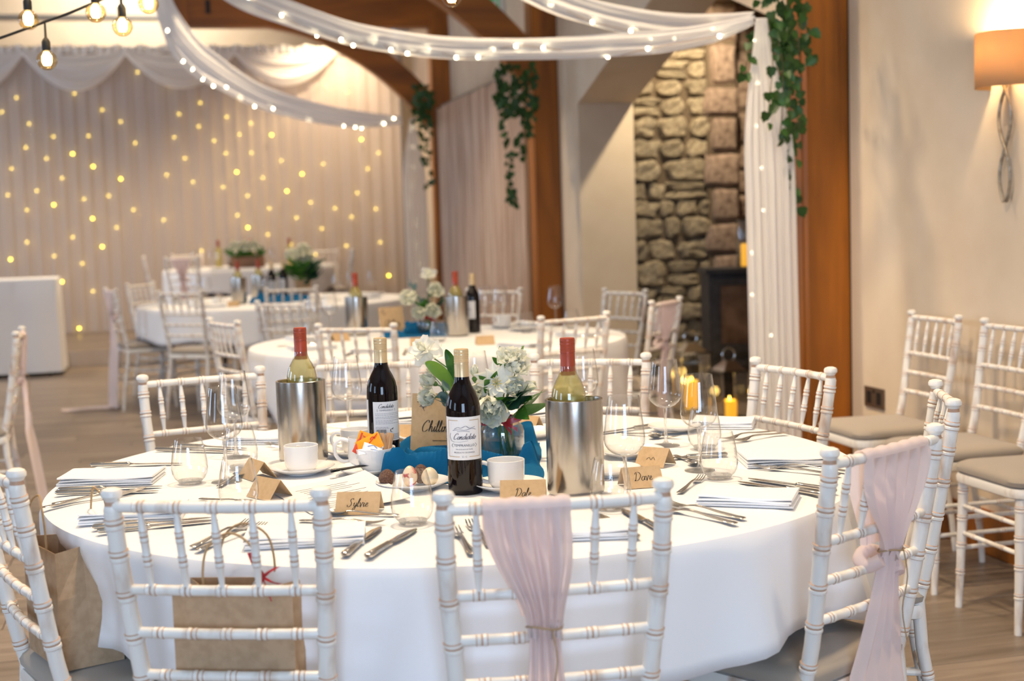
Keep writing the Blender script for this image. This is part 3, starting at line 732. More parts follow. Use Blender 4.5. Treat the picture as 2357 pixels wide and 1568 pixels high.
def write(m, word, fn, size, width, centre=True, mi=0, slant=0.18):
    """ribbon strokes; fn maps (u, v) in metres on the face to a 3-D point"""
    st, tot = strokes(word, slant); ox = -tot*size/2 if centre else 0
    for s in st: line(m, [(ox+px*size, py*size) for px, py in s], fn, width, mi)
    return tot*size
def line(m, pts, fn, width, mi=0, n=5):
    P = cat_rom([(a, b, 0) for a, b in pts], n) if len(pts) > 2 else [Vector((*p, 0)) for p in pts]
    vs = []; fs = []
    for i, p in enumerate(P):
        t = P[min(i+1, len(P)-1)]-P[max(i-1, 0)]; t = t.normalized() if t.length else Vector((1, 0, 0)); q = Vector((-t.y, t.x, 0))
        wv = width*(0.45 + 0.75*abs(t.y))/2
        vs += [fn(p.x+q.x*wv, p.y+q.y*wv), fn(p.x-q.x*wv, p.y-q.y*wv)]
    fs = [(2*i, 2*i+1, 2*i+3, 2*i+2) for i in range(len(P)-1)]
    m.add(vs, fs, mi)
def rect(m, fn, u0, v0, u1, v1, mi=0, n=1):
    vs = []; fs = []
    for k in range(n+1):
        u = lerp(u0, u1, k/n); vs += [fn(u, v0), fn(u, v1)]
    m.add(vs, [(2*k, 2*k+2, 2*k+3, 2*k+1) for k in range(n)], mi)
def typeset(m, text, fn, size, cu, cv, mi=0, squash=1.0):
    """flat print in the built-in face, centred on (cu, cv)"""
    c = bpy.data.curves.new('type', 'FONT'); c.body = text; c.size = size; c.align_x = 'CENTER'; c.resolution_u = 2
    o = bpy.data.objects.new('type', c); C.objects.link(o)
    me = o.to_mesh() if False else bpy.data.meshes.new_from_object(o.evaluated_get(bpy.context.evaluated_depsgraph_get()))
    m.add([fn(cu+v.co.x*squash, cv+v.co.y) for v in me.vertices], [tuple(p.vertices) for p in me.polygons], mi)
    bpy.data.objects.remove(o); bpy.data.curves.remove(c); bpy.data.meshes.remove(me)
# ================================================================ TABLEWARE
def wine_bottle(name, label, loc, rz, cap, glass, printed=None, wine=False, group=None):
    t = thing(name, label, 'bottle', loc, rz, group)
    body = [(0, .006), (.028, .002), (.034, .0), (.0362, .004), (.0365, .02), (.0365, .172), (.0356, .186), (.0325, .200), (.0265, .214), (.0200, .226), (.0160, .238), (.0145, .252), (.0142, .296), (0, .296)]
    M().lathe(body, 36).build('glass_body', glass, t)
    cp = [(0.0146, .226), (.0153, .226), (.0153, .270), (.0150, .2705), (.0150, .2725), (.0157, .273)]
    for k in range(4): cp += [(.0157, .275+k*.0035), (.0150, .2765+k*.0035), (.0157, .2782+k*.0035)]
    cp += [(.0157, .2925), (.0152, .2935), (.0157, .295), (.0157, .300), (.0145, .3025), (0, .3028)]
    M().lathe(cp, 30).build('screw_cap', cap, t)
    if wine: M().lathe([(0, .009), (.028, .006), (.0345, .008), (.0350, .02), (.0350, .171), (.034, .185), (.031, .198), (.025, .212), (.0185, .225), (.0148, .236), (0, .236)], 30).build('wine', wine_y, t)
    if printed: printed(t)
    return t
def cyl(R):
    return lambda u, v, d=0.0: ((R+d)*math.sin(u/R), -(R+d)*math.cos(u/R), v)
def patch(m, R, a0, a1, z0, z1, mi=0, d=0.0006, n=24):
    f = cyl(R); rect(m, lambda u, v: f(u, v, d), a0*R, z0, a1*R, z1, mi, n)
def front_label(t):
    R = .0365; m = M(); patch(m, R, -1.25, 1.25, .074, .164); m.build('front_label', label_m, t)
    f = cyl(R); fn = lambda u, v: f(u, v, .0010)
    g = M(); a, b, c, d = -.036, .081, .036, .157; w = .0006
    rect(g, fn, a, b-w, -.010, b+w, 0, 8); rect(g, fn, .010, b-w, c, b+w, 0, 8)
    rect(g, fn, a, d-w, -.012, d+w, 0, 8); rect(g, fn, .012, d-w, c, d+w, 0, 8)
    rect(g, fn, a-w, b, a+w, d); rect(g, fn, c-w, b, c+w, d); g.build('label_border', gold_line, t)
    k = M()
    for pts in ([(-.020,.139),(-.012,.1425),(-.006,.141),(.004,.145),(.012,.1405),(.024,.143)], [(-.024,.136),(-.010,.138),(.002,.1365),(.016,.1395),(.026,.137)], [(-.014,.134),(.000,.1345),(.012,.133)]): line(k, pts, fn, .0018, 0, 4)
    k.build('label_hills', grey_ink, t)
    m = M(); write(m, 'Candidato', lambda u, v: fn(u+.001, v+.1175), .0058, .0011, True, 0, .35)
    line(m, [(-.030,.1305),(-.0315,.122),(-.026,.1135),(-.010,.112),(.008,.1145)], fn, .0007)
    m.build('label_script', dark_ink, t)
    m = M(); r = .0045
    oval = [(-.024,.1085),(.024,.1085),(.0275,.105),(.024,.1010),(-.024,.1010),(-.0275,.105),(-.024,.1085)]
    for p, q in zip(oval, oval[1:]): line(m, [p, q], fn, .0008)
    typeset(m, 'TEMPRANILLO', fn, .0072, 0, .1024, 0, .95)
    typeset(m, 'Vino de la tierra de Castilla', fn, .0040, 0, .0955, 0, .8); typeset(m, 'PRODUCTO DE ESPAÑA', fn, .0043, 0, .0885, 0, .95); typeset(m, 'C · C', fn, .0046, 0, .0795)
    m.build('label_print', dark_ink, t)
def back_label(t):
    R = .0365; m = M(); patch(m, R, -.98, .98, .064, .156); m.build('back_label', label_m, t)
    f = cyl(R); fn = lambda u, v: f(u, v, .0010)
    m = M(); write(m, 'Candidato', lambda u, v: fn(u-.004, v+.1415), .0045, .0009, True, 0, .35)
    for p, q in zip([(-.025,.139),(.018,.139),(.018,.1335),(-.025,.1335)], [(.018,.139),(.018,.1335),(-.025,.1335),(-.025,.139)]): line(m, [p, q], fn, .0006)
    typeset(m, 'TEMPRANILLO', fn, .0052, -.0035, .1346)
    m.build('label_script', dark_ink, t)
    g = M(); rr = random.Random(3)
    for z, a in ((.128,.030),(.1245,.030),(.120,.030),(.1165,.030),(.1115,.030),(.108,.012),(.1045,.030),(.096,.0),(.0935,.002)):
        u = -.030
        while u < a:
            w = rr.uniform(.002, .006); rect(g, fn, u, z, min(u+w, a), z+.0009); u += w+.0012
    for k in range(4):
        u = -.030
        while u < .031:
            w = rr.uniform(.001, .003); rect(g, fn, u, .0675+k*.0034, u+w, .0692+k*.0034); u += w+.001
    g.build('small_print', grey_ink, t)
    b = M(); u = -.028
    while u < -.005:
        w = rr.choice((.0004, .0007, .0011)); rect(b, fn, u, .0825, u+w, .0915); u += w+rr.choice((.0005, .0009))
    line(b, [(.008+.0035*math.cos(a), .0885+.0035*math.sin(a)) for a in [0.6+k*0.5 for k in range(10)]], fn, .0016); line(b, [(.009,.092),(.0125,.094)], fn, .002)
    b.build('barcode', ink, t)
    e = M(); patch(e, R, -2.05, -1.42, .070, .160); e.build('front_label_edge', label_m, t)
def cooler(name, label, loc, rz=0.0, group=None):
    t = thing(name, label, 'wine cooler', loc, rz, group)
    M().lathe([(0, .004), (.054, .004), (.0575, .007), (.059, .014), (.059, .1955), (.0588, .1985), (.0565, .1995), (.0535, .1985), (.0525, .196), (.0525, .016), (0, .012)], 48).build('steel_wall', steel, t)
    M().lathe([(0, 0), (.050, 0), (.052, .004), (0, .004)], 32).build('base_pad', black_p, t)
    return t
def wine_glass(label, loc, group=None):
    t = thing('wine_glass', label, 'wine glass', loc, 0, group)
    M().lathe([(.0040, .0935), (.012, .0955), (.024, .1005), (.034, .109), (.0395, .1185), (.0412, .128), (.0405, .140), (.0375, .165), (.0335, .193), (.0310, .2138), (.0306, .2145), (.0302, .2138)], 40).build('bowl', clear, t)
    M().lathe([(0, 0), (.0335, 0), (.0345, .0010), (.0335, .0018), (.020, .0032), (.008, .0065), (.0048, .013), (.0036, .03), (.0034, .06), (.0040, .082), (.0058, .0925), (.0062, .095), (0, .0965)], 28).build('stem_and_foot', stem_g, t)
    return t
def tumbler(label, loc, group=None):
    t = thing('tumbler', label, 'glass', loc, 0, group)
    M().lathe([(.0265, .006), (.034, .013), (.0388, .023), (.0407, .036), (.0400, .050), (.0365, .072), (.0318, .093), (.0298, .1008), (.0294, .1015), (.0290, .1008)], 40).build('bowl', clear, t)
    M().lathe([(0, .0), (.0215, .0), (.0245, .0012), (.0275, .0065), (.0270, .0085), (.018, .0105), (0, .0105)], 32).build('thick_base', stem_g, t)
    return t
def cup(label, loc, rz, group=None, handle=True):
    t = thing('coffee_cup', label, 'cup', loc, rz, group)
    M().lathe([(0, .002), (.024, .002), (.025, 0), (.027, 0), (.031, .004), (.0365, .012), (.0385, .022), (.0395, .058), (.0397, .0605), (.0385, .0612), (.0372, .0603), (.0362, .022), (.034, .013), (.027, .007), (0, .006)], 40).build('cup_bowl', china, t)
    h = M().tube(cat_rom([(.0365, 0, .050), (.050, 0, .054), (.0605, 0, .046), (.0625, 0, .034), (.056, 0, .020), (.045, 0, .0135), (.0345, 0, .0125)], 5), .0045, 10)
    h.v = [(x, y*1.35, z) for x, y, z in h.v]; h.build('handle', china, t)
    return t
def saucer(label, loc, r=.077, name='saucer', cat='saucer', group=None):
    o = M().lathe([(0, .0), (r*.50, .0), (r*.52, .003), (r*.75, .007), (r*.97, .0155), (r, .017), (r*.995, .0185), (r*.96, .0175), (r*.74, .010), (r*.5, .0062), (0, .0058)], 48).build(name, china, None)
    o.location = loc; tag(o, label, cat, group); return o
def loft(m, secs, mi=0, ny=8):
    """secs: (y, half width, z mid, half thickness): rounded bar along y"""
    vs = []; n = len(secs)
    for y, w, z, h in secs:
        for k in range(ny):
            a = 2*PI*k/ny; vs.append((w*math.cos(a), y, z+h*math.sin(a)))
    fs = [(i*ny+k, i*ny+(k+1) % ny, (i+1)*ny+(k+1) % ny, (i+1)*ny+k) for i in range(n-1) for k in range(ny)]
    fs += [tuple(range(ny-1, -1, -1)), tuple((n-1)*ny+k for k in range(ny))]
    return m.add(vs, fs, mi)
def fork_mesh():
    m = M()
    loft(m, [(0, .004, .004, .001), (.004, .0085, .0042, .0016), (.03, .0075, .005, .002), (.07, .0045, .0075, .002), (.10, .0034, .0105, .0019), (.125, .0034, .011, .0018), (.14, .006, .009, .0014), (.152, .0112, .0062, .0012), (.160, .0118, .005, .0012), (.164, .0118, .0045, .0012)], 0, 10)
    for x in (-.0098, -.0033, .0033, .0098):
        loft(m, [(.160, .0023, .0048, .0012), (.175, .0019, .0048, .0011), (.190, .0017, .0068, .001), (.205, .0011, .0105, .0007)], 0, 6)
        k = len(m.v)-24
        for i in range(k, len(m.v)): v = m.v[i]; m.v[i] = (v[0]+x*(1-0.08*(v[1]-.16)/.045), v[1], v[2])
    return m.mesh('fork', cutl)
def spoon_mesh():
    m = M(); loft(m, [(0, .004, .004, .001), (.004, .0085, .0042, .0016), (.03, .0075, .005, .002), (.07, .0045, .0075, .002), (.10, .0034, .0105, .0019), (.118, .0034, .011, .0018), (.125, .004, .0105, .0016)], 0, 10)
    def bowl(u, v):
        a = u*2*PI; r = v; x = .0185*r*math.cos(a); y = .152 + .030*r*math.sin(a)*(1.0 if math.sin(a) < 0 else 0.88)
        return (x, y, .0025 + .0085*r*r)
    m.grid(bowl, 24, 6)
    def bowl2(u, v):
        x, y, z = bowl(1-u, v); return (x, y, z-.0012 if v < 1 else z)
    m.grid(bowl2, 24, 6); return m.mesh('spoon', cutl)
def knife_parts():
    h = M(); loft(h, [(0, .004, .0062, .003), (.004, .0085, .0062, .0052), (.03, .0082, .0062, .0054), (.075, .0068, .0062, .0050), (.090, .0060, .0062, .0048), (.094, .0075, .0062, .0050), (.098, .0052, .0062, .0040)], 0, 12)
    b = M(); loft(b, [(.096, .0045, .0062, .0030), (.105, .0070, .0056, .0014), (.120, .0100, .0052, .0009), (.160, .0108, .0048, .0008), (.195, .0098, .0042, .0008), (.215, .0065, .0038, .0007), (.226, .0015, .0036, .0005)], 0, 8)
    return h.mesh('handle', cutl), b.mesh('blade', cutl)
FORK = fork_mesh(); SPOON = spoon_mesh(); KH, KB = knife_parts()
def cutlery(kind, a, b, label, z=T0, tilt=0.0, group=None, sc=1.0):
    """a: end of the handle, b: point the tip lies toward"""
    d = Vector((b[0]-a[0], b[1]-a[1], 0)); rz = math.atan2(d.y, d.x) - PI/2
    if kind == 'knife':
        o = thing('table_knife', label, 'knife', (a[0], a[1], z), rz, group); mobj('handle', KH, o); mobj('blade', KB, o)
    else:
        o = mobj('table_fork' if kind == 'fork' else 'dessert_spoon', FORK if kind == 'fork' else SPOON, None, (a[0], a[1], z), (0, 0, rz)); tag(o, label, kind, group)
    o.scale = (sc, sc, sc)
    if tilt: o.rotation_euler = (tilt, 0, rz)
    return o
def napkin(label, x, y, rz, z=T0, w=.215, d=.125, layers=4, group=None, seed=0):
    r = random.Random(seed+31); m = M(); zz = 0.0
    for k in range(layers):
        h = .0050; ww = w*(1-r.uniform(0, .03)); dd = d*(1-r.uniform(0, .04)); ox = r.uniform(-.003, .003); oy = r.uniform(-.003, .003)
        def sh(u, v, ww=ww, dd=dd, zz=zz, h=h, ox=ox, oy=oy, k=k):
            # closed wrap: front lower edge -> front upper fold -> back
            a = v*2*PI; X = (u-0.5)*ww + ox; yy = math.cos(a); Y = (abs(yy)**0.25*(1 if yy > 0 else -1))*dd/2 + oy
            s_ = math.sin(a); Z = zz + h/2 + (abs(s_)**0.35*(1 if s_ > 0 else -1))*h/2*0.98
            Z += 0.0015*math.sin(X*26+k*1.3)*k*0.5 + .0012*(1 if k == layers-1 else 0)*math.sin(Y*60)
            return (X, Y, max(Z, 0.0004))
        m.grid(sh, 10, 20)
        for e in (0, 1):
            ring = [sh(e, q/20) for q in range(20)]; m.add(ring, [tuple(range(20)) if e else tuple(range(19, -1, -1))])
        zz += h
    o = m.build('folded_napkin', napkin_m, None); o.location = (x, y, z); o.rotation_euler = (0, 0, rz); tag(o, label, 'napkin', group); return o
def place_card(label, x, y, rz, word=None, z=T0, w=.085, h=.040, spread=.030, group=None, size=.0085):
    t = thing('place_card', label, 'place card', (x, y, z), rz, group); th = .0006
    for s, nm in ((-1, 'front_panel'), (1, 'back_panel')):
        m = M(); vs = []
        for dx in (-w/2, w/2):
            for (yy, zz) in ((s*spread, 0.0004), (0, h), (s*th, h+th), (s*(spread+th), 0.0008)): vs.append((dx, yy, zz))
        m.add(vs, [(0,1,2,3), (7,6,5,4), (0,4,5,1), (1,5,6,2), (2,6,7,3), (3,7,4,0)]); m.build(nm, kraft, t, False)
    if word:
        L_ = math.hypot(spread, h); fn = lambda u, v: (u, -spread*(1-v/L_) - .0011, h*v/L_ + .0011*.5)
        m = M()
        if word in ('~',): line(m, [(-.012,.018),(-.006,.024),(0,.018),(.004,.025),(.010,.018)], fn, .0012)
        else: write(m, word, lambda u, v: fn(u, v+L_*0.36), size, .0013)
        m.build('lettering', ink, t)
    return t
FT = 'front table'
# --- bottles and coolers
wine_bottle('red_wine_bottle', 'gold-capped red wine bottle with front label facing us', (-.107, 2.885, T0), 0.04, goldcap, redwine_m, front_label)
wine_bottle('red_wine_bottle', 'gold-capped red wine bottle showing its back label with barcode', (-.308, 3.235, T0), 0.42, goldcap, redwine_m, back_label)
cooler('wine_cooler', 'tall steel wine cooler at left of the front table', (-.512, 3.325, T0))
wine_bottle('white_wine_bottle', 'red-capped white wine bottle standing in the left steel cooler', (-.511, 3.345, T0+.022), 0.3, redcap, green_glass, None, True)
cooler('wine_cooler', 'tall steel wine cooler right of the flowers on front table', (.1225, 2.825, T0))
wine_bottle('white_wine_bottle', 'red-capped white wine bottle standing in the right steel cooler', (.113, 2.84, T0+.020), 0.9, redcap, green_glass, None, True)
# --- cups and plates
saucer('white saucer under the coffee cup before the left cooler', (-.495, 3.172, T0)); cup('white coffee cup on its saucer before the left cooler', (-.493, 3.165, T0+.0062), 1.9)
saucer('white saucer under the coffee cup beside the front red wine bottle', (-.016, 2.895, T0)); cup('white coffee cup, handle toward the front red wine bottle', (-.021, 2.885, T0+.0062), PI-0.15)
saucer('white saucer under the pale cup behind the milk jug', (-.396, 3.40, T0)); cup('white coffee cup behind the milk jug near the back bottle', (-.390, 3.395, T0+.0062), PI+0.2)
saucer('white plate under the sugar bowl with black sachets', (-.335, 3.135, T0), .075, 'side_plate', 'plate')
saucer('white plate holding chocolates and eggs behind a tumbler', (-.222, 2.945, T0), .080, 'side_plate', 'plate')
saucer('empty white saucer behind the kraft table sign', (-.235, 3.60, T0))
saucer('white saucer right of the right cooler, farther one', (.275, 3.26, T0), .078); saucer('white saucer beside the Dave place card', (.205, 3.03, T0), .070)
saucer('white saucer at the back behind the jar of flowers', (.045, 3.60, T0), .075)
saucer('white saucer at back right of front table', (.42, 3.62, T0), .07)
j = thing('milk_jug', 'white china milk jug behind the sugar bowl', 'jug', (-.355, 3.212, T0), PI)
def jug(u, v):
    a = u*2*PI; prof = [(.020, 0), (.028, .004), (.0345, .016), (.0365, .032), (.0345, .050), (.0325, .062), (.034, .072), (.0345, .0745), (.033, .0745), (.031, .062), (.033, .048), (.034, .03), (.027, .008), (.001, .006)]
    i = v*(len(prof)-1); k = min(int(i), len(prof)-2); f = i-k; r = lerp(prof[k][0], prof[k+1][0], f); z = lerp(prof[k][1], prof[k+1][1], f)
    sp = math.exp(-((math.atan2(math.sin(a-PI), math.cos(a-PI)))/0.34)**2)*sm((z-.048)/.026)
    return ((r+.024*sp)*math.cos(a), (r-.006*sp)*math.sin(a), z+.012*sp)
M().grid(jug, 40, 39).build('jug_body', china, j)
hh = M().tube(cat_rom([(.033, 0, .066), (.052, 0, .070), (.066, 0, .055), (.064, 0, .032), (.050, 0, .018), (.034, 0, .018)], 5), .0045, 10); hh.v = [(x, y*1.3, z) for x, y, z in hh.v]; hh.build('handle', china, j)
b = thing('sugar_bowl', 'round white sugar bowl full of orange, white and brown sachets', 'bowl', (-.318, 3.118, T0+.006))
M().lathe([(0, .002), (.020, .002), (.021, 0), (.024, 0), (.027, .004), (.036, .016), (.043, .034), (.0465, .056), (.0460, .058), (.0445, .057), (.041, .034), (.033, .016), (0, .008)], 44).build('bowl_body', china, b)
def sachet(name, label, cat, x, y, z, w, h, rx, ry, rz, mat, deco=None, group=None):
    t = thing(name, label, cat, (x, y, z), 0, group); t.rotation_euler = (rx, ry, rz)
    def f(u, v):
        e = min(u, 1-u, v, 1-v); return ((u-.5)*w, 0.0025*sm(min(1, e*5))+.0002, (v-.5)*h)
    m = M().grid(f, 8, 8); m.grid(lambda u, v: (f(1-u, v)[0], -f(1-u, v)[1], f(1-u, v)[2]), 8, 8); m.build('packet', mat, t)
    if deco:
        m = M(); fn = lambda u, v: (u, -.0032, v)
        for pts in deco[1]: line(m, pts, fn, .0035)
        m.build('print', deco[0], t)
sx, sy, sz = -.318, 3.118, T0+.064
sachet('sugar_sachet', 'orange sugar sachet with red print, tilted at front of bowl', 'sachet', sx-.010, sy-.020, sz+.010, .058, .038, -.5, -.42, .05, sug_o, (sug_r, [[(-.018,-.016),(-.002,-.008),(.012,-.016)], [(.006,.008),(.012,.012),(.018,.006)], [(-.026,-.012),(.026,.014)]]))
sachet('sugar_sachet', 'orange sugar sachet standing behind the tilted one in bowl', 'sachet', sx-.018, sy-.006, sz+.012, .046, .044, -.3, .35, .0, sug_o, (sug_r, [[(-.012,.012),(.004,.008),(.016,.014)], [(-.016,.018),(-.016,-.01)], [(-.004,.0),(.012,-.006)]]))
sachet('sugar_sachet', 'red-edged sachet at left rim of the sugar bowl', 'sachet', sx-.033, sy-.014, sz+.002, .024, .034, -.4, .6, .3, sug_r)
sachet('sugar_sachet', 'white sugar sachet with blue print in the bowl', 'sachet', sx-.002, sy-.030, sz+.002, .044, .026, -.9, .25, .0, sug_w, (blue_ink, [[(-.012,.0),(.0,.006),(.010,.0)], [(-.004,-.006),(.012,-.005)]]))
sachet('sugar_sachet', 'second white sachet lying low at the rim of bowl', 'sachet', sx-.014, sy-.034, sz-.003, .040, .022, -1.1, -.1, .1, sug_w, (blue_ink, [[(-.010,.0),(.010,.002)]]))
for k in range(6):
    sachet('brown_sugar_stick', 'brown paper sugar stick in the bowl, ' + ('first beside the orange sachets', 'second from the orange sachets', 'third from the orange sachets', 'third from the right rim', 'second from the right rim', 'last one against the right rim')[k], 'sachet', sx+.014+.0045*k, sy-.004-.003*(k % 3), sz+.008+.002*(k % 2), .011, .046, -.25, .12*(k-2), .6*(k % 3-1), sug_b, None, 'brown sugar sticks in the bowl')
for k, (dx, dy, rz) in enumerate(((-.048, -.012, .25), (-.046, -.02, .10), (-.040, -.028, .0))):
    o = thing('black_sachet', ('black sachet lying on plate left of sugar bowl, rear one', 'middle black sachet on the plate by the sugar bowl', 'black sachet on plate nearest the menu sheet')[k], 'sachet', (-.335+dx+.006, 3.118+dy, T0+.020+.002*k), rz)
    o.rotation_euler = (0, -.12, rz)
    M().grid(lambda u, v: ((u-.5)*.085, (v-.5)*.018, .0022*math.sin(PI*v)), 8, 6).grid(lambda u, v: ((.5-u)*.085, (v-.5)*.018, -.001), 8, 6).build('packet', black_p, o)
    M().box((-.0425, -.009, .0006), (-.034, .009, .0026)).build('foil_end', chrome, o)
# chocolates and eggs
def egg(name, label, cat, x, y, z, r, h, mat, rx=0, ry=0):
    o = M().lathe([(0, 0)] + [(r*math.sin(PI*k/14)*(1-0.16*math.cos(PI*k/14)*-1 if k > 7 else 1), h*(1-math.cos(PI*k/14))/2) for k in range(1, 14)] + [(0, h)], 24).build(name, mat, None)
    o.location = (x, y, z); o.rotation_euler = (rx, ry, 0); tag(o, label, cat); return o
egg('chocolate_truffle', 'round dusted chocolate truffle on the egg plate', 'chocolate', -.276, 2.935, T0+.009, .0185, .036, choc)
egg('speckled_egg', 'cream sweet egg with red speckles seen through tumbler', 'sweet', -.226, 2.918, T0+.008, .0165, .046, egg_r)
egg('cream_egg', 'plain cream sweet egg on the plate by the bottle', 'sweet', -.184, 2.925, T0+.0082, .0185, .040, egg_c)
egg('chocolate_egg', 'brown chocolate egg between the two cream eggs', 'chocolate', -.205, 2.955, T0+.008, .018, .042, choc)
# --- menu
def sheet_f(x0, y0, x1, y1, rz, lift):
    def f(u, v):
        x, y = lerp(x0, x1, u), lerp(y0, y1, v); c, s_ = math.cos(rz), math.sin(rz)
        return (x*c-y*s_, x*s_+y*c, .0016 + lift*u*u*(0.35+0.65*v) + .003*math.sin(u*5)*v)
    return f
mu = thing('menu_sheet', 'white printed menu sheet curling up behind the Sylvie card', 'menu', (-.372, 2.885, T0), 0)
sf = sheet_f(-.112, -.150, .105, .130, .46, .026)
M().grid(sf, 14, 10).grid(lambda u, v: (sf(1-u, v)[0], sf(1-u, v)[1], sf(1-u, v)[2]-.0007), 14, 10).build('sheet', label_m, mu)
m = M(); rr = random.Random(8)
for k in range(13):
    v = .12 + k*.058; u0 = .18 + rr.uniform(0, .12); u1 = .82 - rr.uniform(0, .14)
    if k in (4, 8): continue
    g = lambda u, vv: tuple(a+b for a, b in zip(sf(u, vv), (0, 0, .0006)))
    rect(m, g, u0, v, u1, v+.008, 0, 8)
m.build('print', grey_ink, mu)
# --- place cards
place_card('kraft place card reading Sylvie', -.312, 2.715, -.10, 'Sylvie', w=.088)
place_card('kraft place card reading Dave', .262, 2.895, .20, 'Dave', size=.0095)
place_card('kraft place card behind Dave, tilted edge-on', .318, 3.135, -.62, '~', w=.075)
place_card('kraft place card behind the pink sash of middle chair', .013, 2.755, -.06, 'Dale', w=.092, h=.046)
place_card('kraft place card seen from behind, between two tumblers at left', -.522, 2.90, 2.35)
place_card('kraft place card beside the saucer at left, seen from its end', -.590, 3.135, 2.15)
place_card('kraft place card tucked behind the back-label wine bottle', -.275, 3.62, 3.0)
place_card('small kraft place card behind the jar at back', .03, 3.72, 2.6)
# --- table sign
sg = thing('table_sign', 'kraft table sign with handwritten Chilling leaning by the flowers', 'sign', (-.195, 3.375, T0), -.28)
W_, H_ = .135, .150
def card_pt(u, v, d=0.0): c, s_ = math.cos(-.22), math.sin(-.22); return (u, v*math.sin(.22)+d*-c, v*c + d*s_*-1)
m = M(); vs = [card_pt(a, b, d) for d in (.0008, -.0008) for a, b in ((-W_/2, .0), (W_/2, .0), (W_/2, H_), (-W_/2, H_))]
m.add(vs, [(0,1,2,3), (7,6,5,4), (0,4,5,1), (1,5,6,2), (2,6,7,3), (3,7,4,0)]); m.build('card', kraft, sg, False)
m = M(); fn = lambda u, v: card_pt(u, v, .0014)
write(m, 'Chilling', lambda u, v: fn(u-.040, v+.056), .0126, .0020, False)
rect(m, fn, -.010, .033, .05, .0345)
m.build('lettering', ink, sg)
m = M(); line(m, [(-.050,.137),(-.046,.126),(-.038,.114),(-.034,.106)], fn, .0010)
for (a, b, dx, dy) in ((-.049,.132,.008,.003),(-.046,.126,-.007,.002),(-.044,.122,.009,.003),(-.040,.117,-.007,.0),(-.038,.112,.008,.004)): line(m, [(a, b), (a+dx*.5, b+dy+.002), (a+dx, b+dy)], fn, .0022)
m.build('leaf_sprig_print', dark_ink, sg)
prop = M(); prop.add([card_pt(-.02, .11, -.001), card_pt(.02, .11, -.001), (.025, .075, 0.0005), (-.025, .075, .0005)], [(0,1,2,3)]); prop.build('easel_strut', kraft, sg, False)
# --- glasses
WG = [('wine glass at left, nearest the left tumbler', -.652, 3.095), ('wine glass behind the leftmost wine glass', -.696, 3.43), ('wine glass behind the left cooler and back bottle', -.452, 3.745),
      ('wine glass directly behind the right cooler bottle', .189, 3.73), ('wine glass in front, right of the right cooler', .216, 2.72), ('wine glass between right cooler and the tall pair, standing farther back', .372, 3.40),
      ('wine glass at right beside the Dave card tumbler', .408, 3.05), ('wine glass hidden behind the front gold-capped bottle', -.105, 3.78)]
for l_, x, y in WG: wine_glass(l_, (x, y, T0))
TG = [('tumbler at far left by the folded napkin', -.732, 3.085), ('tumbler behind the left chair top rail', -.565, 2.79), ('tumbler in front of the chocolate egg plate', -.198, 2.590), ('tumbler at right beside the tall wine glass', .436, 2.950),
      ('tumbler beside the right cooler, partly behind chair rail', .182, 2.670), ('small tumbler seen through the right wine glass', .458, 3.33), ('tumbler behind the leftmost wine glass stem', -.650, 3.255)]
for l_, x, y in TG: tumbler(l_, (x, y, T0))
# --- napkins
napkin('thick folded napkin at left edge of front table', -.925, 3.15, .02, seed=1, w=.215, d=.14); napkin('folded napkin behind the left chair finial', -.765, 2.735, .10, seed=2, w=.20)
napkin('folded napkin behind left chair, nearest the two knives', -.385, 2.475, .08, seed=3, d=.115); napkin('folded napkin behind the pink sash of the middle chair', .085, 2.45, .05, seed=4, d=.10)
napkin('folded napkin at right of the middle chair', .455, 2.70, -.32, seed=5, w=.185, d=.13); napkin('wide folded napkin before the right pink-sash chair', .605, 3.135, .02, seed=6, w=.19, d=.17)
napkin('folded napkin by the right tall glasses at the table back', .56, 3.69, -.25, seed=7, w=.16); napkin('folded napkin left of the left cooler', -.665, 3.675, -.15, seed=8, w=.2)
napkin('folded napkin between back-label bottle and kraft sign', -.315, 3.905, -.1, seed=9, w=.16, layers=6); napkin('folded napkin left of right cooler at the table back', .055, 3.905, .1, seed=10, w=.15, layers=6)
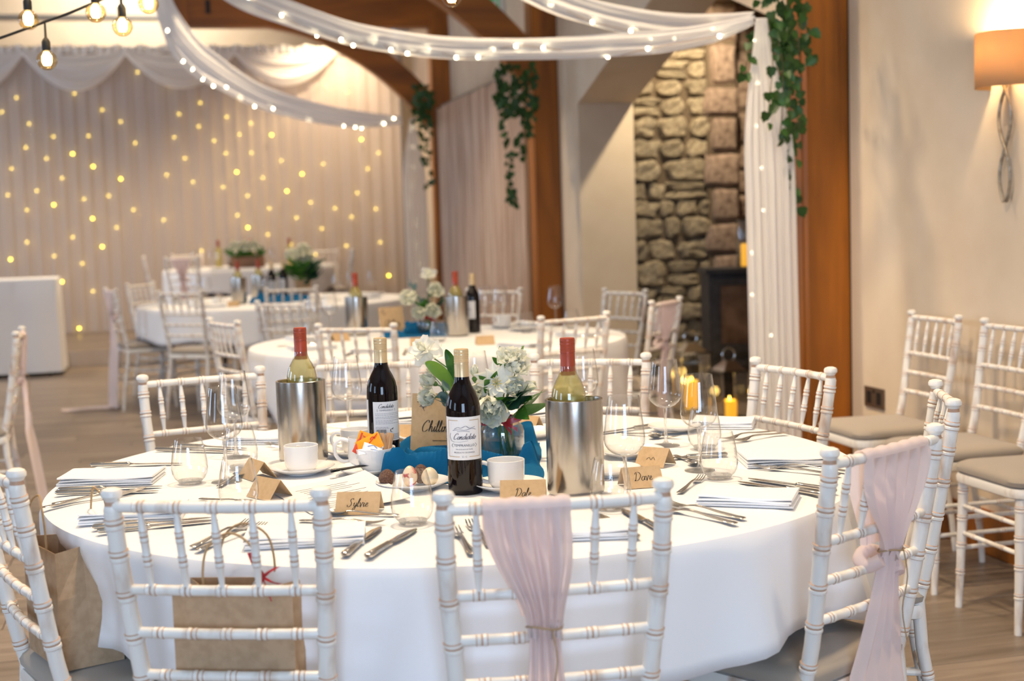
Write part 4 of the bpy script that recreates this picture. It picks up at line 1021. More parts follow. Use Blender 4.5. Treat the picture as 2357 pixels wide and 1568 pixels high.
# --- cutlery
CU = [('knife', (-1.010, 3.028), (-.78, 3.045), 'knife beside thick left napkin, farther of the pair'), ('knife', (-1.005, 2.992), (-.79, 2.990), 'knife beside thick left napkin, nearer of the pair'),
      ('fork', (-.983, 2.842), (-.815, 2.990), 'fork at left table edge, nearer of two'), ('fork', (-.975, 2.878), (-.800, 3.015), 'fork at left table edge, farther of two'),
      ('knife', (-1.035, 3.345), (-.82, 3.34), 'lone knife lying beyond the thick left napkin'),
      ('knife', (-.815, 2.625), (-.60, 2.690), 'knife behind left chair back, farther of two'), ('knife', (-.795, 2.588), (-.59, 2.660), 'knife behind left chair back, nearer of two'),
      ('fork', (-.582, 2.440), (-.510, 2.645), 'fork between left chair spindles, left of two'), ('fork', (-.568, 2.415), (-.478, 2.610), 'fork between left chair spindles, right of two'),
      ('knife', (-.298, 2.337), (-.258, 2.551), 'knife between the two front chairs, left of pair'), ('knife', (-.257, 2.320), (-.190, 2.53), 'knife between the two front chairs, right of pair'),
      ('fork', (-.047, 2.370), (-.090, 2.575), 'fork left of the middle pink sash, upper one'), ('fork', (-.078, 2.320), (-.118, 2.52), 'fork left of middle pink sash, nearer the chair post'),
      ('knife', (.208, 2.400), (.153, 2.61), 'knife right of the middle sash, left of pair'), ('knife', (.262, 2.430), (.205, 2.64), 'knife right of the middle sash, right of pair'),
      ('fork', (.420, 2.530), (.295, 2.685), 'fork by right finial of middle chair, farther'), ('fork', (.398, 2.492), (.275, 2.648), 'fork by right finial of middle chair, nearer'),
      ('knife', (.610, 2.715), (.470, 2.886), 'knife pointing at right tumbler, nearer of two'), ('knife', (.640, 2.750), (.497, 2.918), 'knife pointing at right tumbler, farther of two'),
      ('fork', (.720, 2.965), (.555, 3.065), 'fork before right sash chair, farther of two'), ('fork', (.690, 2.925), (.535, 3.045), 'fork before right sash chair, nearer of two'),
      ('fork', (.695, 3.522), (.545, 3.405), 'fork at back right edge of table, nearer'), ('fork', (.672, 3.556), (.520, 3.44), 'fork at back right edge of table, farther'),
      ('knife', (.40, 3.72), (.24, 3.62), 'knife behind the standing-back wine glass'), ('knife', (.495, 3.215), (.29, 3.185), 'knife left of the wide right napkin'),
      ('spoon', (-.230, 2.660), (-.395, 2.700), 'dessert spoon above the napkin by the Sylvie card'), ('fork', (-.420, 2.640), (-.245, 2.585), 'dessert fork beside spoon in front of Sylvie card'),
      ('spoon', (-.668, 2.890), (-.53, 2.80), 'dessert spoon inside the front left tumbler view'), ('spoon', (.375, 3.24), (.415, 3.07), 'dessert spoon left of right tumbler, bowl down'),
      ('fork', (.330, 2.790), (.405, 2.965), 'dessert fork between Dave card and right tumbler'), ('spoon', (.455, 3.60), (.30, 3.46), 'dessert spoon by foot of the standing-back wine glass'),
      ('fork', (.28, 3.60), (.42, 3.49), 'dessert fork crossing the spoon by standing-back wine glass'), ('spoon', (-.655, 3.02), (-.625, 3.185), 'dessert spoon between left tumbler and wine glass'),
      ('fork', (-.42, 3.55), (-.585, 3.53), 'fork lying left of the left cooler'), ('fork', (-.46, 3.50), (-.62, 3.57), 'second fork left of the left cooler'),
      ('knife', (-.90, 3.62), (-.72, 3.55), 'knife pointing at the far left wine glasses'), ('knife', (-.93, 3.56), (-.74, 3.50), 'second knife pointing at the far left wine glasses'),
      ('spoon', (-.56, 3.76), (-.40, 3.80), 'dessert spoon behind the left cooler'), ('fork', (-.40, 3.84), (-.55, 3.80), 'fork behind the left cooler at the table back')]
for kd, a, b_, l_ in CU: cutlery(kd, a, b_, l_, sc=0.86 if 'dessert' in l_ else 1.0)
# ================================================================ FLOWERS
def leaf_mesh(name, mat, L, W, curl=.2, fold=.15, point=.6, nu=4, nv=8):
    m = M()
    def f(u, v):
        a = u-0.5; w = W*(math.sin(PI*v**point))**0.8*(1-0.15*v) if 0 < v < 1 else 0
        return (a*w, v*L - curl*L*v*v*.25, -curl*L*v*v + fold*abs(a)*w*1.2)
    m.grid(f, nu, nv); return m.mesh(name, mat)
def petal_mesh(name, mat, L, W, cup=.35, frill=.0, tip=.25, seed=0):
    m = M()
    def f(u, v):
        a = (u-.5)*2; w = W*(math.sin(PI*min(1, .12+.80*v)))**.7*(1-tip*max(0, v-.6)) * (.35+.65*min(1, v*2.2))
        z = cup*L*v*v + .25*W*a*a*(.3+v) + frill*math.sin(u*19+seed)*v*v
        return (a*w/2, L*v*(1-.12*a*a*v), z)
    m.grid(f, 6, 6); return m.mesh(name, mat)
PT = {k: petal_mesh('petal', *a) for k, a in dict(wide=(petal_w, .034, .030, .15), star=(petal_w, .036, .022, -.05, .0, .9), cream=(petal_c, .030, .034, .55, .003, 0, 1), frill=(petal_c, .028, .030, .35, .004, 0, 2), inner=(petal_c, .022, .024, .9, .002, 0, 3), small=(petal_c, .018, .018, .6, .002, 0, 4)).items()}
def bloom(name, label, loc, face, layers, stem_to=None, sc=1.0, centre=None, cat='flower', group=None):
    """layers: (petal key, count, pitch, scale, phase)"""
    t = thing(name, label, cat, loc, 0, group); q = Vector((0, 0, 1)).rotation_difference(Vector(face).normalized())
    R = q.to_matrix().to_4x4()
    for key, n, pitch, s, ph in layers:
        for k in range(n):
            mm = R @ Matrix.Rotation(2*PI*k/n+ph, 4, 'Z') @ Matrix.Rotation(pitch + .12*math.sin(k*2.3+ph), 4, 'X') @ Matrix.Scale(1.4*s*sc*(1+.1*math.sin(k*1.7)), 4)
            o = mobj('petal', PT[key], t); o.matrix_local = mm
    if centre:
        m = M()
        for k in range(centre):
            a = k*2.4; r = .0012*math.sqrt(k); p = R @ Vector((r*math.cos(a)*3, r*math.sin(a)*3, .006+.006*sc)); b0 = R @ Vector((r*math.cos(a), r*math.sin(a), 0))
            m.tube([b0, p], .0009, 5); m.lathe([(0, -.0016), (.0016, 0), (0, .0016)], 6, 0, Matrix.Translation(p))
        m.build('stamens', stamen, t)
    if stem_to:
        d = Vector(stem_to)-Vector(loc); mid = d*.5+Vector((0, 0, .012)); f_ = R @ Vector((0, 0, -.012))
        M().tube(cat_rom([(0, 0, 0), f_, mid, d], 5), .0017, 7).build('stem', stem_m, t)
        M().lathe([(0, -.012), (.004, -.010), (.007, -.003), (.004, .002), (0, .002)], 10, 0, R).build('calyx', stem_m, t)
    return t
def sprig(name, label, base, tip, leaf, n, sc, cat='foliage', spread=1.0, mat=stem_m, bend=.02, alt=True, seed=1, group=None, stemr=.0016):
    t = thing(name, label, cat, base, 0, group); d = Vector(tip)-Vector(base); r = random.Random(seed)
    pts = cat_rom([Vector((0, 0, 0)), d*.5+Vector((bend, -bend, bend)), d], 6); M().tube(pts, stemr, 6).build('stem', mat, t)
    for k in range(n):
        q = .25+.75*(k+.5)/n; p = pts[min(int(q*(len(pts)-1)), len(pts)-1)]
        ax = d.normalized(); side = (1 if k % 2 else -1)
        az = r.uniform(-.7, .7) + (0 if side > 0 else PI)
        o = mobj('leaf', leaf, t); o.matrix_local = Matrix.Translation(p) @ ax.to_track_quat('Y', 'Z').to_matrix().to_4x4() @ Matrix.Rotation(az, 4, 'Y') @ Matrix.Rotation(-side*0*PI, 4, 'Z') @ Matrix.Rotation(-spread*r.uniform(.7, 1.1), 4, 'Z') @ Matrix.Scale(sc*r.uniform(.8, 1.15), 4)
    o = mobj('leaf', leaf, t); o.matrix_local = Matrix.Translation(d) @ d.normalized().to_track_quat('Y', 'Z').to_matrix().to_4x4() @ Matrix.Scale(sc, 4)
    return t
LG = leaf_mesh('leaf', leaf_g, .052, .026); LB = leaf_mesh('leaf', leaf_b, .085, .026, -.1, .3, .8); LE = leaf_mesh('leaf', leaf_e, .036, .026, .1, .1, .85); LD = leaf_mesh('leaf', leaf_d, .05, .036, .15, .12, .7)
JX, JY = -.030, 3.315
jr = thing('glass_jar', 'round glass jar with red ribbon holding the flowers', 'jar', (JX, JY, T0+.004))
M().lathe([(0, 0), (.044, 0), (.050, .004), (.0525, .012), (.0525, .058), (.049, .070), (.040, .079), (.0385, .083), (.0385, .094), (.0405, .0955), (.0385, .0965), (.0368, .095), (.0368, .083), (.047, .069), (.0505, .057), (.0505, .012), (.046, .006), (0, .005)], 44).build('jar_glass', clear, jr)
M().lathe([(0, .0065), (.045, .0065), (.0495, .013), (.0495, .040), (0, .040)], 36).build('water', water_g, jr)
rb = M()
rb.lathe([(.0395, .083), (.0400, .084), (.0400, .092), (.0395, .093)], 36)
def rib(P, w):
    Q = cat_rom(P, 6)
    vs = []
    for i, p in enumerate(Q):
        e = w*(1-.15*math.sin(i*.9)); vs += [(p.x, p.y, p.z+e/2), (p.x, p.y-.001, p.z-e/2)]
    rb.add(vs, [(2*i, 2*i+2, 2*i+3, 2*i+1) for i in range(len(Q)-1)])
rib([(0, -.041, .087), (-.022, -.052, .096), (-.048, -.050, .094), (-.050, -.044, .086), (-.024, -.046, .084), (0, -.042, .086)], .011)
rib([(0, -.041, .087), (.020, -.052, .090), (.042, -.048, .098), (.046, -.044, .094), (.024, -.046, .086), (0, -.042, .086)], .009)
rib([(0, -.043, .086), (.012, -.054, .074), (.022, -.058, .060)], .010); rib([(.002, -.043, .086), (.020, -.055, .078), (.036, -.056, .068)], .009)
rb.tube([(-.004, -.044, .087), (.005, -.044, .087)], .006, 8); rb.build('ribbon_bow', ribbon_m, jr)
st = M(); rr = random.Random(4)
for k in range(14):
    a = rr.uniform(0, 6.3); r = rr.uniform(.004, .028); st.tube([(.012+.018*math.cos(a)*rr.random(), .01*math.sin(a), .008), (r*math.cos(a)*1.1, r*math.sin(a)*1.1, .092)], .0018, 6)
st.build('cut_stems', stem_m, jr)
nk = (JX, JY, T0+.09)
bloom('white_daffodil', 'white daffodil standing out alone at upper left of bouquet', (-.212, 3.33, 1.010), (-.35, -.55, .55), [('wide', 6, -.75, .95, 0), ('wide', 6, .15, .75, .5), ('inner', 5, .5, .6, .2)], nk, 1.0)
bloom('white_freesia', 'open white star flower with yellow centre in the bouquet', (-.040, 3.272, .932), (.05, -.95, .25), [('star', 6, .1, 1.05, .2), ('star', 6, .35, .9, .7)], nk, 1.0, 16)
bloom('cream_lisianthus', 'large ruffled cream-green bloom low in the bouquet', (-.056, 3.262, .880), (-.05, -.8, -.25), [('cream', 7, .15, 1.1, 0), ('frill', 7, .45, 1.0, .4), ('inner', 6, .6, 1.0, .1), ('inner', 4, .9, .8, .7)], nk)
bloom('cream_stock', 'ruffled cream bloom at top right of bouquet', (.004, 3.30, .962), (.35, -.6, .45), [('frill', 6, .2, .9, 0), ('frill', 6, .6, .8, .5), ('small', 5, .9, .9, 0)], nk)
bloom('cream_stock', 'small cream bloom on the right shoulder of bouquet', (-.012, 3.29, .984), (-.1, -.6, .6), [('frill', 6, .2, .75, 0), ('small', 6, .7, .9, .5)], nk)
bloom('cream_rosebud', 'half-open cream bud at far right of bouquet', (.024, 3.30, .914), (.75, -.5, .3), [('cream', 5, .75, .65, 0), ('inner', 4, .9, .7, .4)], nk)
bloom('green_rosebud', 'pale green bud on its own stem beside the gold cap', (-.092, 3.29, .945), (0, -.2, 1), [('small', 6, .85, .95, 0), ('small', 5, 1.1, .8, .5)], nk)
bloom('white_lisianthus', 'white bloom at left of bouquet above the kraft sign', (-.196, 3.33, .896), (-.5, -.75, .1), [('cream', 6, .3, .72, 0), ('inner', 6, .6, .7, .4)], nk)
bloom('white_lisianthus', 'upper white bloom at left of bouquet beside eucalyptus', (-.192, 3.345, .928), (-.6, -.5, .45), [('cream', 6, .3, .68, 0), ('inner', 5, .7, .8, .4)], nk)
bloom('cream_lisianthus', 'pale bloom half hidden behind the front wine bottle', (-.083, 3.29, .902), (0, -.9, .3), [('cream', 6, .35, .85, 0), ('inner', 5, .7, .8, .4)], nk)
def long_leaf(label, pts, w, mat, name='tulip_leaf'):
    t = thing(name, label, 'foliage', pts[0]); P = [p-Vector(pts[0]) for p in cat_rom(pts, 8)]; n = len(P); m = M(); vs = []
    for i, p in enumerate(P):
        q = i/(n-1); ww = w*math.sin(PI*min(1, .08+.92*q)**1.15)**.75*.5; tg = (P[min(i+1, n-1)]-P[max(i-1, 0)]).normalized(); sd = Vector((tg.z, -.25, -tg.x)).normalized()
        vs += [p - sd*ww + Vector((0, -.004, 0)), p, p + sd*ww + Vector((0, -.005, 0))]
    m.add(vs, [(3*i+k, 3*i+k+1, 3*i+k+4, 3*i+k+3) for i in range(n-1) for k in range(2)]); m.build('blade', mat, t); return t
long_leaf('long bright green leaf leaning left beneath the daffodil', [(-.135, 3.30, .900), (-.160, 3.295, .945), (-.186, 3.29, .972), (-.208, 3.29, .985)], .034, leaf_b)
long_leaf('upright bright green leaf beside the gold cap', [(-.128, 3.30, .900), (-.137, 3.295, .950), (-.147, 3.29, .985), (-.158, 3.29, 1.015)], .030, leaf_g)
bloom('cream_lisianthus', 'cream bloom between the star flower and far right bud', (-.002, 3.285, .918), (.3, -.85, .2), [('cream', 7, .2, .8, 0), ('frill', 6, .5, .7, .4), ('inner', 5, .8, .7, .1)], nk)
bloom('cream_stock', 'topmost cream bloom under the flower spike', (.010, 3.30, .985), (.3, -.6, .6), [('frill', 6, .2, .6, 0), ('small', 5, .9, .8, 0)], nk)
sprig('eucalyptus_sprig', 'grey-green eucalyptus sprig left of the front bottle', (-.115, 3.28, .85), (-.168, 3.275, .925), LE, 9, 1.15, bend=.0, seed=2)
sprig('eucalyptus_sprig', 'second eucalyptus sprig lower behind the kraft sign', (-.10, 3.29, .84), (-.158, 3.27, .882), LE, 8, 1.15, bend=-.01, seed=3)
sprig('leafy_sprig', 'dark green leafy sprig at lower right of the bouquet', (-.03, 3.28, .865), (.010, 3.245, .900), LD, 8, 1.1, bend=.0, seed=4)
sprig('leafy_sprig', 'green leafy sprig on right edge over the jar rim', (-.005, 3.28, .850), (.030, 3.255, .885), LG, 6, 1.3, bend=.0, seed=5)
sprig('leafy_sprig', 'green leaves at top of bouquet behind white star flower', (-.03, 3.33, .92), (-.030, 3.33, .985), LG, 6, .6, bend=.0, seed=6)
sprig('leafy_sprig', 'leaves drooping over the front of the jar', (-.045, 3.28, .87), (-.02, 3.25, .888), LG, 6, 1.0, bend=.0, seed=7)
sprig('leafy_sprig', 'leaves in the heart of bouquet behind the cream bloom', (-.06, 3.30, .86), (-.05, 3.28, .92), LG, 10, 1.0, bend=.01, seed=8)
vr = thing('veronica_spike', 'slim white-flecked flower spike at top right of bouquet', 'flower', (.0, 3.31, .93))
M().tube([(0, 0, 0), (.010, 0, .045)], .0016, 6).build('stem', stem_m, vr)
m = M(); rr = random.Random(2)
for k in range(90):
    q = k/90; a = k*2.4; r = .0055*(1-q)+.0015; m.lathe([(0, -.0016), (.0016, 0), (0, .0016)], 5, 1 if q > .65 or k % 3 == 0 else 0, Matrix.Translation((.008+.018*q+r*math.cos(a), r*math.sin(a), .03+.055*q)))
m.build('florets', [petal_w, leaf_b], vr)['kind'] = 'stuff'
# teal cloth crumpled round the jar
def crumple(name, label, x0, y0, x1, y1, h, holes, seed, z=T0, nx=110, ny=110, rz=0.0, sharp=1.0):
    m = M(); r = random.Random(int(seed*10)); RD = []
    for k in range(int(16*(x1-x0)/.36)+6):                       # soft rolled folds, mostly lying along the cloth
        RD.append((r.uniform(x0, x1), r.uniform(y0+.02, y1-.02), r.uniform(-.55, .55), r.uniform(.05, .13), r.uniform(.010, .020), h*r.uniform(.55, 1.0)))
    def f(u, v):
        x, y = lerp(x0, x1, u), lerp(y0, y1, v); wob = 0.014*noise.noise(Vector((u*4, v*4, seed)))
        e = min(u, 1-u)*(x1-x0); e2 = min(v, 1-v)*(y1-y0); ed = sm(min(1, min(e, e2)/.02)); zz = 0.006
        for (cx_, cy_, an, ln, wd_, hh_) in RD:
            dx, dy = x-cx_, y-cy_; c_, s_ = math.cos(an), math.sin(an); a_ = dx*c_+dy*s_; b_ = -dx*s_+dy*c_ + .02*math.sin(a_*22)
            g_ = hh_*math.exp(-(a_/ln)**4)*math.exp(-(b_/wd_)**2); zz = max(zz, g_) + .25*min(zz, g_)
        zz *= ed
        for (hx, hy, hr) in holes:
            d = math.hypot(x-hx, y-hy); zz *= sm((d-hr)/.018) if d < hr+.018 else 1
        return (x+wob, y+wob, .0012+max(0, zz))
    m.grid(f, nx, ny); o = m.build(name, teal, None); o.location = (0, 0, z); o['kind'] = 'thing'; tag(o, label, 'cloth'); return o
crumple('teal_runner', 'crumpled teal blue cloth round the jar on front table', -.305, 2.985,   .062, 3.50, .060, [(JX, JY, .056), (JX, JY-.055, .055), (JX+.01, JY-.10, .045), (-.195, 3.38, .03), (-.308, 3.235, .04), (-.318, 3.118, .05), (-.222, 2.945, .085), (-.016, 2.895, .082), (-.107, 2.885, .04), (.1225, 2.825, .062), (-.335, 3.135, .078)], 2.3)
# ================================================================ BAGS
def paper_bag(label, x, y, z, rz, w, d, h, tagc):
    t = thing('gift_bag', label, 'paper bag', (x, y, z), rz, 'kraft gift bags on chairs')
    a, b = w/2, d/2; m = M(); th = .001; c = .012
    # walls with side gussets folded in a little
    ring = lambda zz, g, f: [(-a, -b, zz), (0, -b-f, zz), (a, -b, zz), (a-g, 0, zz), (a, b, zz), (0, b+f, zz), (-a, b, zz), (-a+g, 0, zz)]
    lv = [ring(0, 0, 0), ring(h*.28, .004, .002), ring(h*.6, .016, .004), ring(h, .030, .003)]
    vs = [p for r in lv for p in r]; fs = [(i*8+k, i*8+(k+1) % 8, (i+1)*8+(k+1) % 8, (i+1)*8+k) for i in range(3) for k in range(8)] + [(7, 6, 5, 4, 3, 2, 1, 0)]
    o = m.add(vs, fs).build('bag_body', kraft_bag, t, False); sd = o.modifiers.new('paper', 'SOLIDIFY'); sd.thickness = .0012
    for s in (-1, 1):
        M().tube(cat_rom([(-.045, s*b*.98, h-.02), (-.048, s*b, h+.03), (-.036, s*b, h+.075), (0, s*(b-.006), h+.095), (.036, s*b, h+.075), (.048, s*b, h+.03), (.045, s*b*.98, h-.02)], 5), .0021, 8).build('twisted_handle', twine_m, t)
    q = M(); cx, cyy, cz = tagc
    def rr(P, w):
        Q = cat_rom(P, 4); vv = []
        for i, p in enumerate(Q): vv += [(p.x-w/2, p.y, p.z), (p.x+w/2, p.y+.002*math.sin(i), p.z+w*.15)]
        q.add(vv, [(2*i, 2*i+2, 2*i+3, 2*i+1) for i in range(len(Q)-1)])
    rr([(cx, cyy, cz), (cx-.010, cyy-.004, cz+.020), (cx-.018, cyy-.003, cz+.042)], .011); rr([(cx, cyy, cz), (cx+.012, cyy-.006, cz+.010), (cx+.026, cyy-.004, cz+.018)], .010)
    rr([(cx, cyy, cz), (cx+.014, cyy-.003, cz-.006), (cx+.030, cyy-.004, cz-.010)], .007); rr([(cx, cyy, cz), (cx-.006, cyy-.003, cz-.012), (cx-.003, cyy-.004, cz-.022)], .010)
    q.tube([(cx, cyy, cz), (cx+.012, cyy+.003, cz-.04)], .0012, 6); q.build('red_ribbon', ribbon_m, t)
    return t
paper_bag('kraft paper gift bag on seat of the left front chair', -.468, 2.285, .50, -.13, .205, .085, .222, (.055, -.046, .245))
paper_bag('kraft paper gift bag at lower left, folded sides toward us', -.868, 2.650, .50, -.95, .20, .12, .225, (-.085, -.062, .24))
# ================================================================ BACKDROP, DRAPES, LIGHTS
bd = bpy.data.objects.new('light_backdrop', None); C.objects.link(bd); bd.matrix_world = ROOM; tag(bd, 'tall pleated sheer backdrop with scalloped valance and fairy lights behind', 'backdrop')
BX0, BX1, BY, BH = -6.6, -.20, 12.3, 3.44
def pl_(x, z, s): return .012*math.sin(x*38 + 2.5*math.sin(x*3.1) + s) + .006*math.sin(x*85+s*2)
M().grid(lambda u, v: (lerp(BX0, BX1, u) + .10*(1-v)*(u > .985)*0, BY + pl_(lerp(BX0, BX1, u), v, 0)*(.6+.4*v), lerp(BH, DZ+.01, v)), 420, 6).build('sheer_panel', bdrop_m, bd)
M().grid(lambda u, v: (lerp(BX0, BX1+.05, u), BY + .14 + pl_(lerp(BX0, BX1, u), v, 2)*.8, lerp(BH, DZ+.01, v)), 300, 4).build('lining_panel', lining_m, bd)
M().tube([(BX0, BY+.03, BH+.01), (BX1, BY+.03, BH+.01)], .025, 10).build('top_rail', galv, bd)
M().tube([(BX1+.03, BY+.05, DZ), (BX1+.03, BY+.05, BH)], .025, 10).build('upright', galv, bd)
m = M()
def ruf(u, v): x = lerp(BX0, BX1-.25, u); return (x, BY-.03-.02*math.sin(x*70), BH+.03+.02*math.sin(x*23) - v*.09)
m.grid(ruf, 300, 2); m.build('ruffle_heading', voile, bd)
nodes = [-6.8, -5.68, -4.52, -3.39, -2.15, -.97]; depths = [.52, .50, .46, .44, .42]
for a, b, dp in zip(nodes, nodes[1:], depths):
    for lay, (k0, k1) in enumerate(((.10, .62), (.60, 1.0))):
        m = M()
        def sw(u, v, a=a, b=b, dp=dp, k0=k0, k1=k1, lay=lay):
            x = lerp(a, b, u); s = 4*u*(1-u); k = lerp(k0, k1, v)
            return (x, BY-.055-.03*lay - .05*s*math.sin(PI*v) - .014*math.sin(v*15+lay)*s, BH-.03-.05*v*(1-s) - dp*k*s)
        m.grid(sw, 26, 12).build('valance_swag', voile, bd)
FL = [(-4.63,2.9),(-4.8,2.74),(-4.51,2.6),(-4.25,2.45),(-4.56,2.33),(-4.04,2.24),(-4.34,2.2),(-3.82,2.09),(-4.73,2.09),(-4.18,1.97),(-3.52,1.94),(-4.47,1.83),(-4.79,1.79),(-4.28,1.66),(-4.59,1.61),(-3.86,1.49),(-3.6,1.38),(-4.1,1.28),(-4.61,1.24),(-3.77,1.16),(-4.32,1.07),(-4.79,1.05),(-4.01,.97),(-4.24,.77),(-3.99,2.94),(-3.86,2.45),(-3.69,2.75),(-3.49,2.61),(-3.27,3.18),(-2.92,3.02),(-2.57,2.82),(-2.82,2.69),(-2.89,2.42),(-2.6,2.54),(-3.34,2.36),(-2.78,2.17),(-3.0,1.98),(-2.7,1.89),(-3.06,1.45),(-2.14,2.88),(-2.27,2.65),(-2.13,2.44),(-2.43,2.37),(-2.3,2.22),(-2.19,1.99),(-2.07,1.71),(-2.2,1.48),(-2.09,1.33),(-1.85,1.24),(-1.82,1.55),(-1.61,1.75),(-1.76,2.42),(-1.55,2.65),(-1.99,2.57),(-2.0,2.22),(-1.65,2.12),(-1.42,1.95),(-1.32,1.61),(-1.5,1.43),(-1.58,1.11),(-1.2,1.29),(-1.29,.98),(-1.03,1.53),(-.83,1.42),(-.91,1.07),(-.75,1.71),(-1.15,2.07),(-.69,2.35),(-.82,2.93),(-1.08,3.02),(-1.41,3.1),(-.53,1.51),(-.49,1.1),(-.42,.69),(-.61,2.0),(-2.64,1.07),(-2.35,1.82),(-3.67,1.75),(-3.4,1.58),(-3.95,1.72),(-1.88,1.92),(-.47,2.19),(-3.91,.64),(-4.08,.22)]
BR = {(-3.82,2.09),(-3.52,1.94),(-4.28,1.66),(-3.86,1.49),(-4.79,1.05),(-4.24,.77),(-1.76,2.42),(-2.19,1.99),(-1.61,1.75),(-2.09,1.33),(-1.42,1.95),(-.69,2.35),(-4.08,.22),(-4.04,2.24),(-3.77,1.16),(-.42,.69)}
fc = bpy.data.objects.new('fairy_light_curtain', None); C.objects.link(fc); fc.matrix_world = ROOM; tag(fc, 'curtain of warm fairy lights glowing through the sheer backdrop', 'fairy lights')
BM = M().lathe([(0, -.013), (.009, -.010), (.013, 0), (.009, .010), (0, .013)], 10).mesh('fairy_bulb', fairy); BM2 = M().lathe([(0, -.015), (.011, -.011), (.015, 0), (.011, .011), (0, .015)], 10).mesh('bright_bulb', fairy_b)
for k, (x, z) in enumerate(FL):
    br = (x, z) in BR; o = mobj('fairy_bulb', BM2 if br else BM, fc, (x, BY-.05 if br else BY + .075, z))
m = M()
for k in range(22):
    x = -6.4 + k*.29; m.tube([(x, BY+.09, BH-.05), (x+.02, BY+.085, 1.6), (x, BY+.09, .25)], .0015, 5)
m.build('light_wires', twine_m, fc)
# ceiling swags of voile with light strings
def ceiling_swag(name, label, ctr, widths, folds, bulbs, seed, blabel):
    t = thing(name, label, 'drape'); P = cat_rom(ctr, 8); n = len(P); W = cat_rom([(w, 0, 0) for w in widths], 8)
    m = M(); vs = []; nv = 18
    for i, p in enumerate(P):
        tg = (P[min(i+1, n-1)]-P[max(i-1, 0)]).normalized(); side = Vector((tg.y, -tg.x, 0)).normalized(); q = i/(n-1)*(len(widths)-1); w = lerp(widths[int(q)], widths[min(int(q)+1, len(widths)-1)], q-int(q))
        for k in range(nv+1):
            v = k/nv-.5; vs.append(p + Vector((0, 0, 1))*v*w + side*(.018*math.sin(v*folds+seed+i*.05)*min(1, w/.1) - .05*w*math.cos(v*PI)))
    m.add(vs, [(i*(nv+1)+k, i*(nv+1)+k+1, (i+1)*(nv+1)+k+1, (i+1)*(nv+1)+k) for i in range(n-1) for k in range(nv)]); m.build('voile_swag', voile, t)
    ls = thing('swag_lights', blabel, 'fairy lights'); lm = M().lathe([(0, -.009), (.006, -.007), (.008, 0), (.006, .007), (0, .009)], 8).mesh('fairy_bulb', fairy_w); wire = []
    for kq, (q, dv) in enumerate(bulbs):
        i = min(int(q*(n-1)), n-1); w = widths[min(int(round(q*(len(widths)-1))), len(widths)-1)]
        p = P[i] + Vector((0, -.03 if kq % 3 else .045, dv*w)); mobj('fairy_bulb', lm, ls, p); wire.append(p)
    M().tube(cat_rom(wire, 3), .0015, 5).build('light_wire', twine_m, ls)
    return t
SA = [(-2.185,9.0,2.918),(-2.338,10.0,2.761),(-2.333,10.7,2.63),(-2.275,11.2,2.567),(-2.078,12.0,2.436),(-1.776,13.0,2.372),(-1.439,14.0,2.366),(-1.09,14.75,2.40)]
SB = [(-1.754,8.4,2.852),(-1.493,8.2,2.661),(-1.167,8.0,2.51),(-.844,7.7,2.364),(-.585,7.4,2.271),(-.349,7.2,2.21),(-.124,7.0,2.168),(.089,6.8,2.137),(.29,6.6,2.112),(.479,6.4,2.094),(.693,6.2,2.079),(.908,6.1,2.097),(1.075,6.03,2.136)]
SC = [(-.005,7.4,2.6),(.235,7.2,2.438),(.42,7.0,2.338),(.616,6.8,2.255),(.788,6.5,2.183),(.95,6.25,2.15),(1.075,6.03,2.145)]
ceiling_swag('ceiling_swag', 'white voile swag ending at the far oak post beside backdrop', SA, [.40, .36, .30, .27, .22, .20, .17, .08], 16, [(.10,-.4),(.22,-.45),(.27,-.4),(.33,-.45),(.42,-.5),(.47,-.3),(.50,-.45),(.56,-.5),(.62,-.3),(.70,-.45),(.82,-.5),(.84,-.5),(.87,-.5),(.93,-.45),(.97,.2)], 0, 'warm light string woven in the swag before the backdrop')
ceiling_swag('ceiling_swag', 'long white voile swag spanning to near post across the picture', SB, [.20, .17, .15, .13, .12, .115, .11, .105, .105, .105, .10, .085, .04], 14, [(.06,.2),(.10,.0),(.15,-.2),(.20,-.45),(.24,-.4),(.27,-.5),(.31,.0),(.34,-.4),(.37,-.45),(.41,-.1),(.46,-.45),(.50,-.4),(.54,.0),(.58,.1),(.63,.0),(.76,-.45),(.82,-.3),(.93,-.3)], 1, 'warm light string woven in the long middle swag')
ceiling_swag('ceiling_swag', 'wide upper white voile swag meeting near post at top', SC, [.15, .14, .13, .13, .12, .10, .05], 12, [(.20,-.1),(.36,-.4),(.50,-.4),(.60,-.5),(.68,-.5),(.83,-.2),(.92,-.5)], 2, 'warm light string in the upper right swag')
def hanging_drape(label, x, y, ztop, zbot, w0, w1, seed, root=ROOM, dx=0.0, n=9):
    t = bpy.data.objects.new('hanging_drape', None); C.objects.link(t); t.matrix_world = root; tag(t, label, 'drape')
    def f(u, v):
        w = lerp(w0, w1, sm(v*3.4)**.7); a = u-.5; z = lerp(ztop, zbot, v)
        return (x + a*w + dx*v, y + .014*math.sin(a*n*5+seed)*min(1, v*6) - .05*sm(v*3) + .004*math.sin(a*70+v*2), z)
    M().grid(f, 60, 30).build('voile_fall', voile, t); 
    lm = M().lathe([(0, -.008), (.006, -.006), (.008, 0), (.006, .006), (0, .008)], 8).mesh('fairy_bulb', fairy_w)
    r = random.Random(seed)
    for k in range(10): v = .04+.085*k; mobj('fairy_bulb', lm, t, (x+r.uniform(-.22, .22)*lerp(w0, w1, sm(v*2.2))+dx*v, y+.055, lerp(ztop, zbot, v)))
    return t
hanging_drape('white voile drape hanging to the floor before the near oak post', -.503, .86, 2.13, .01, .05, .235, 3, ROOM, .02)
hanging_drape('white voile drape hanging beside the far oak post', -.46, 9.92, 2.42, .01, .06, .24, 6, ROOM, .0)
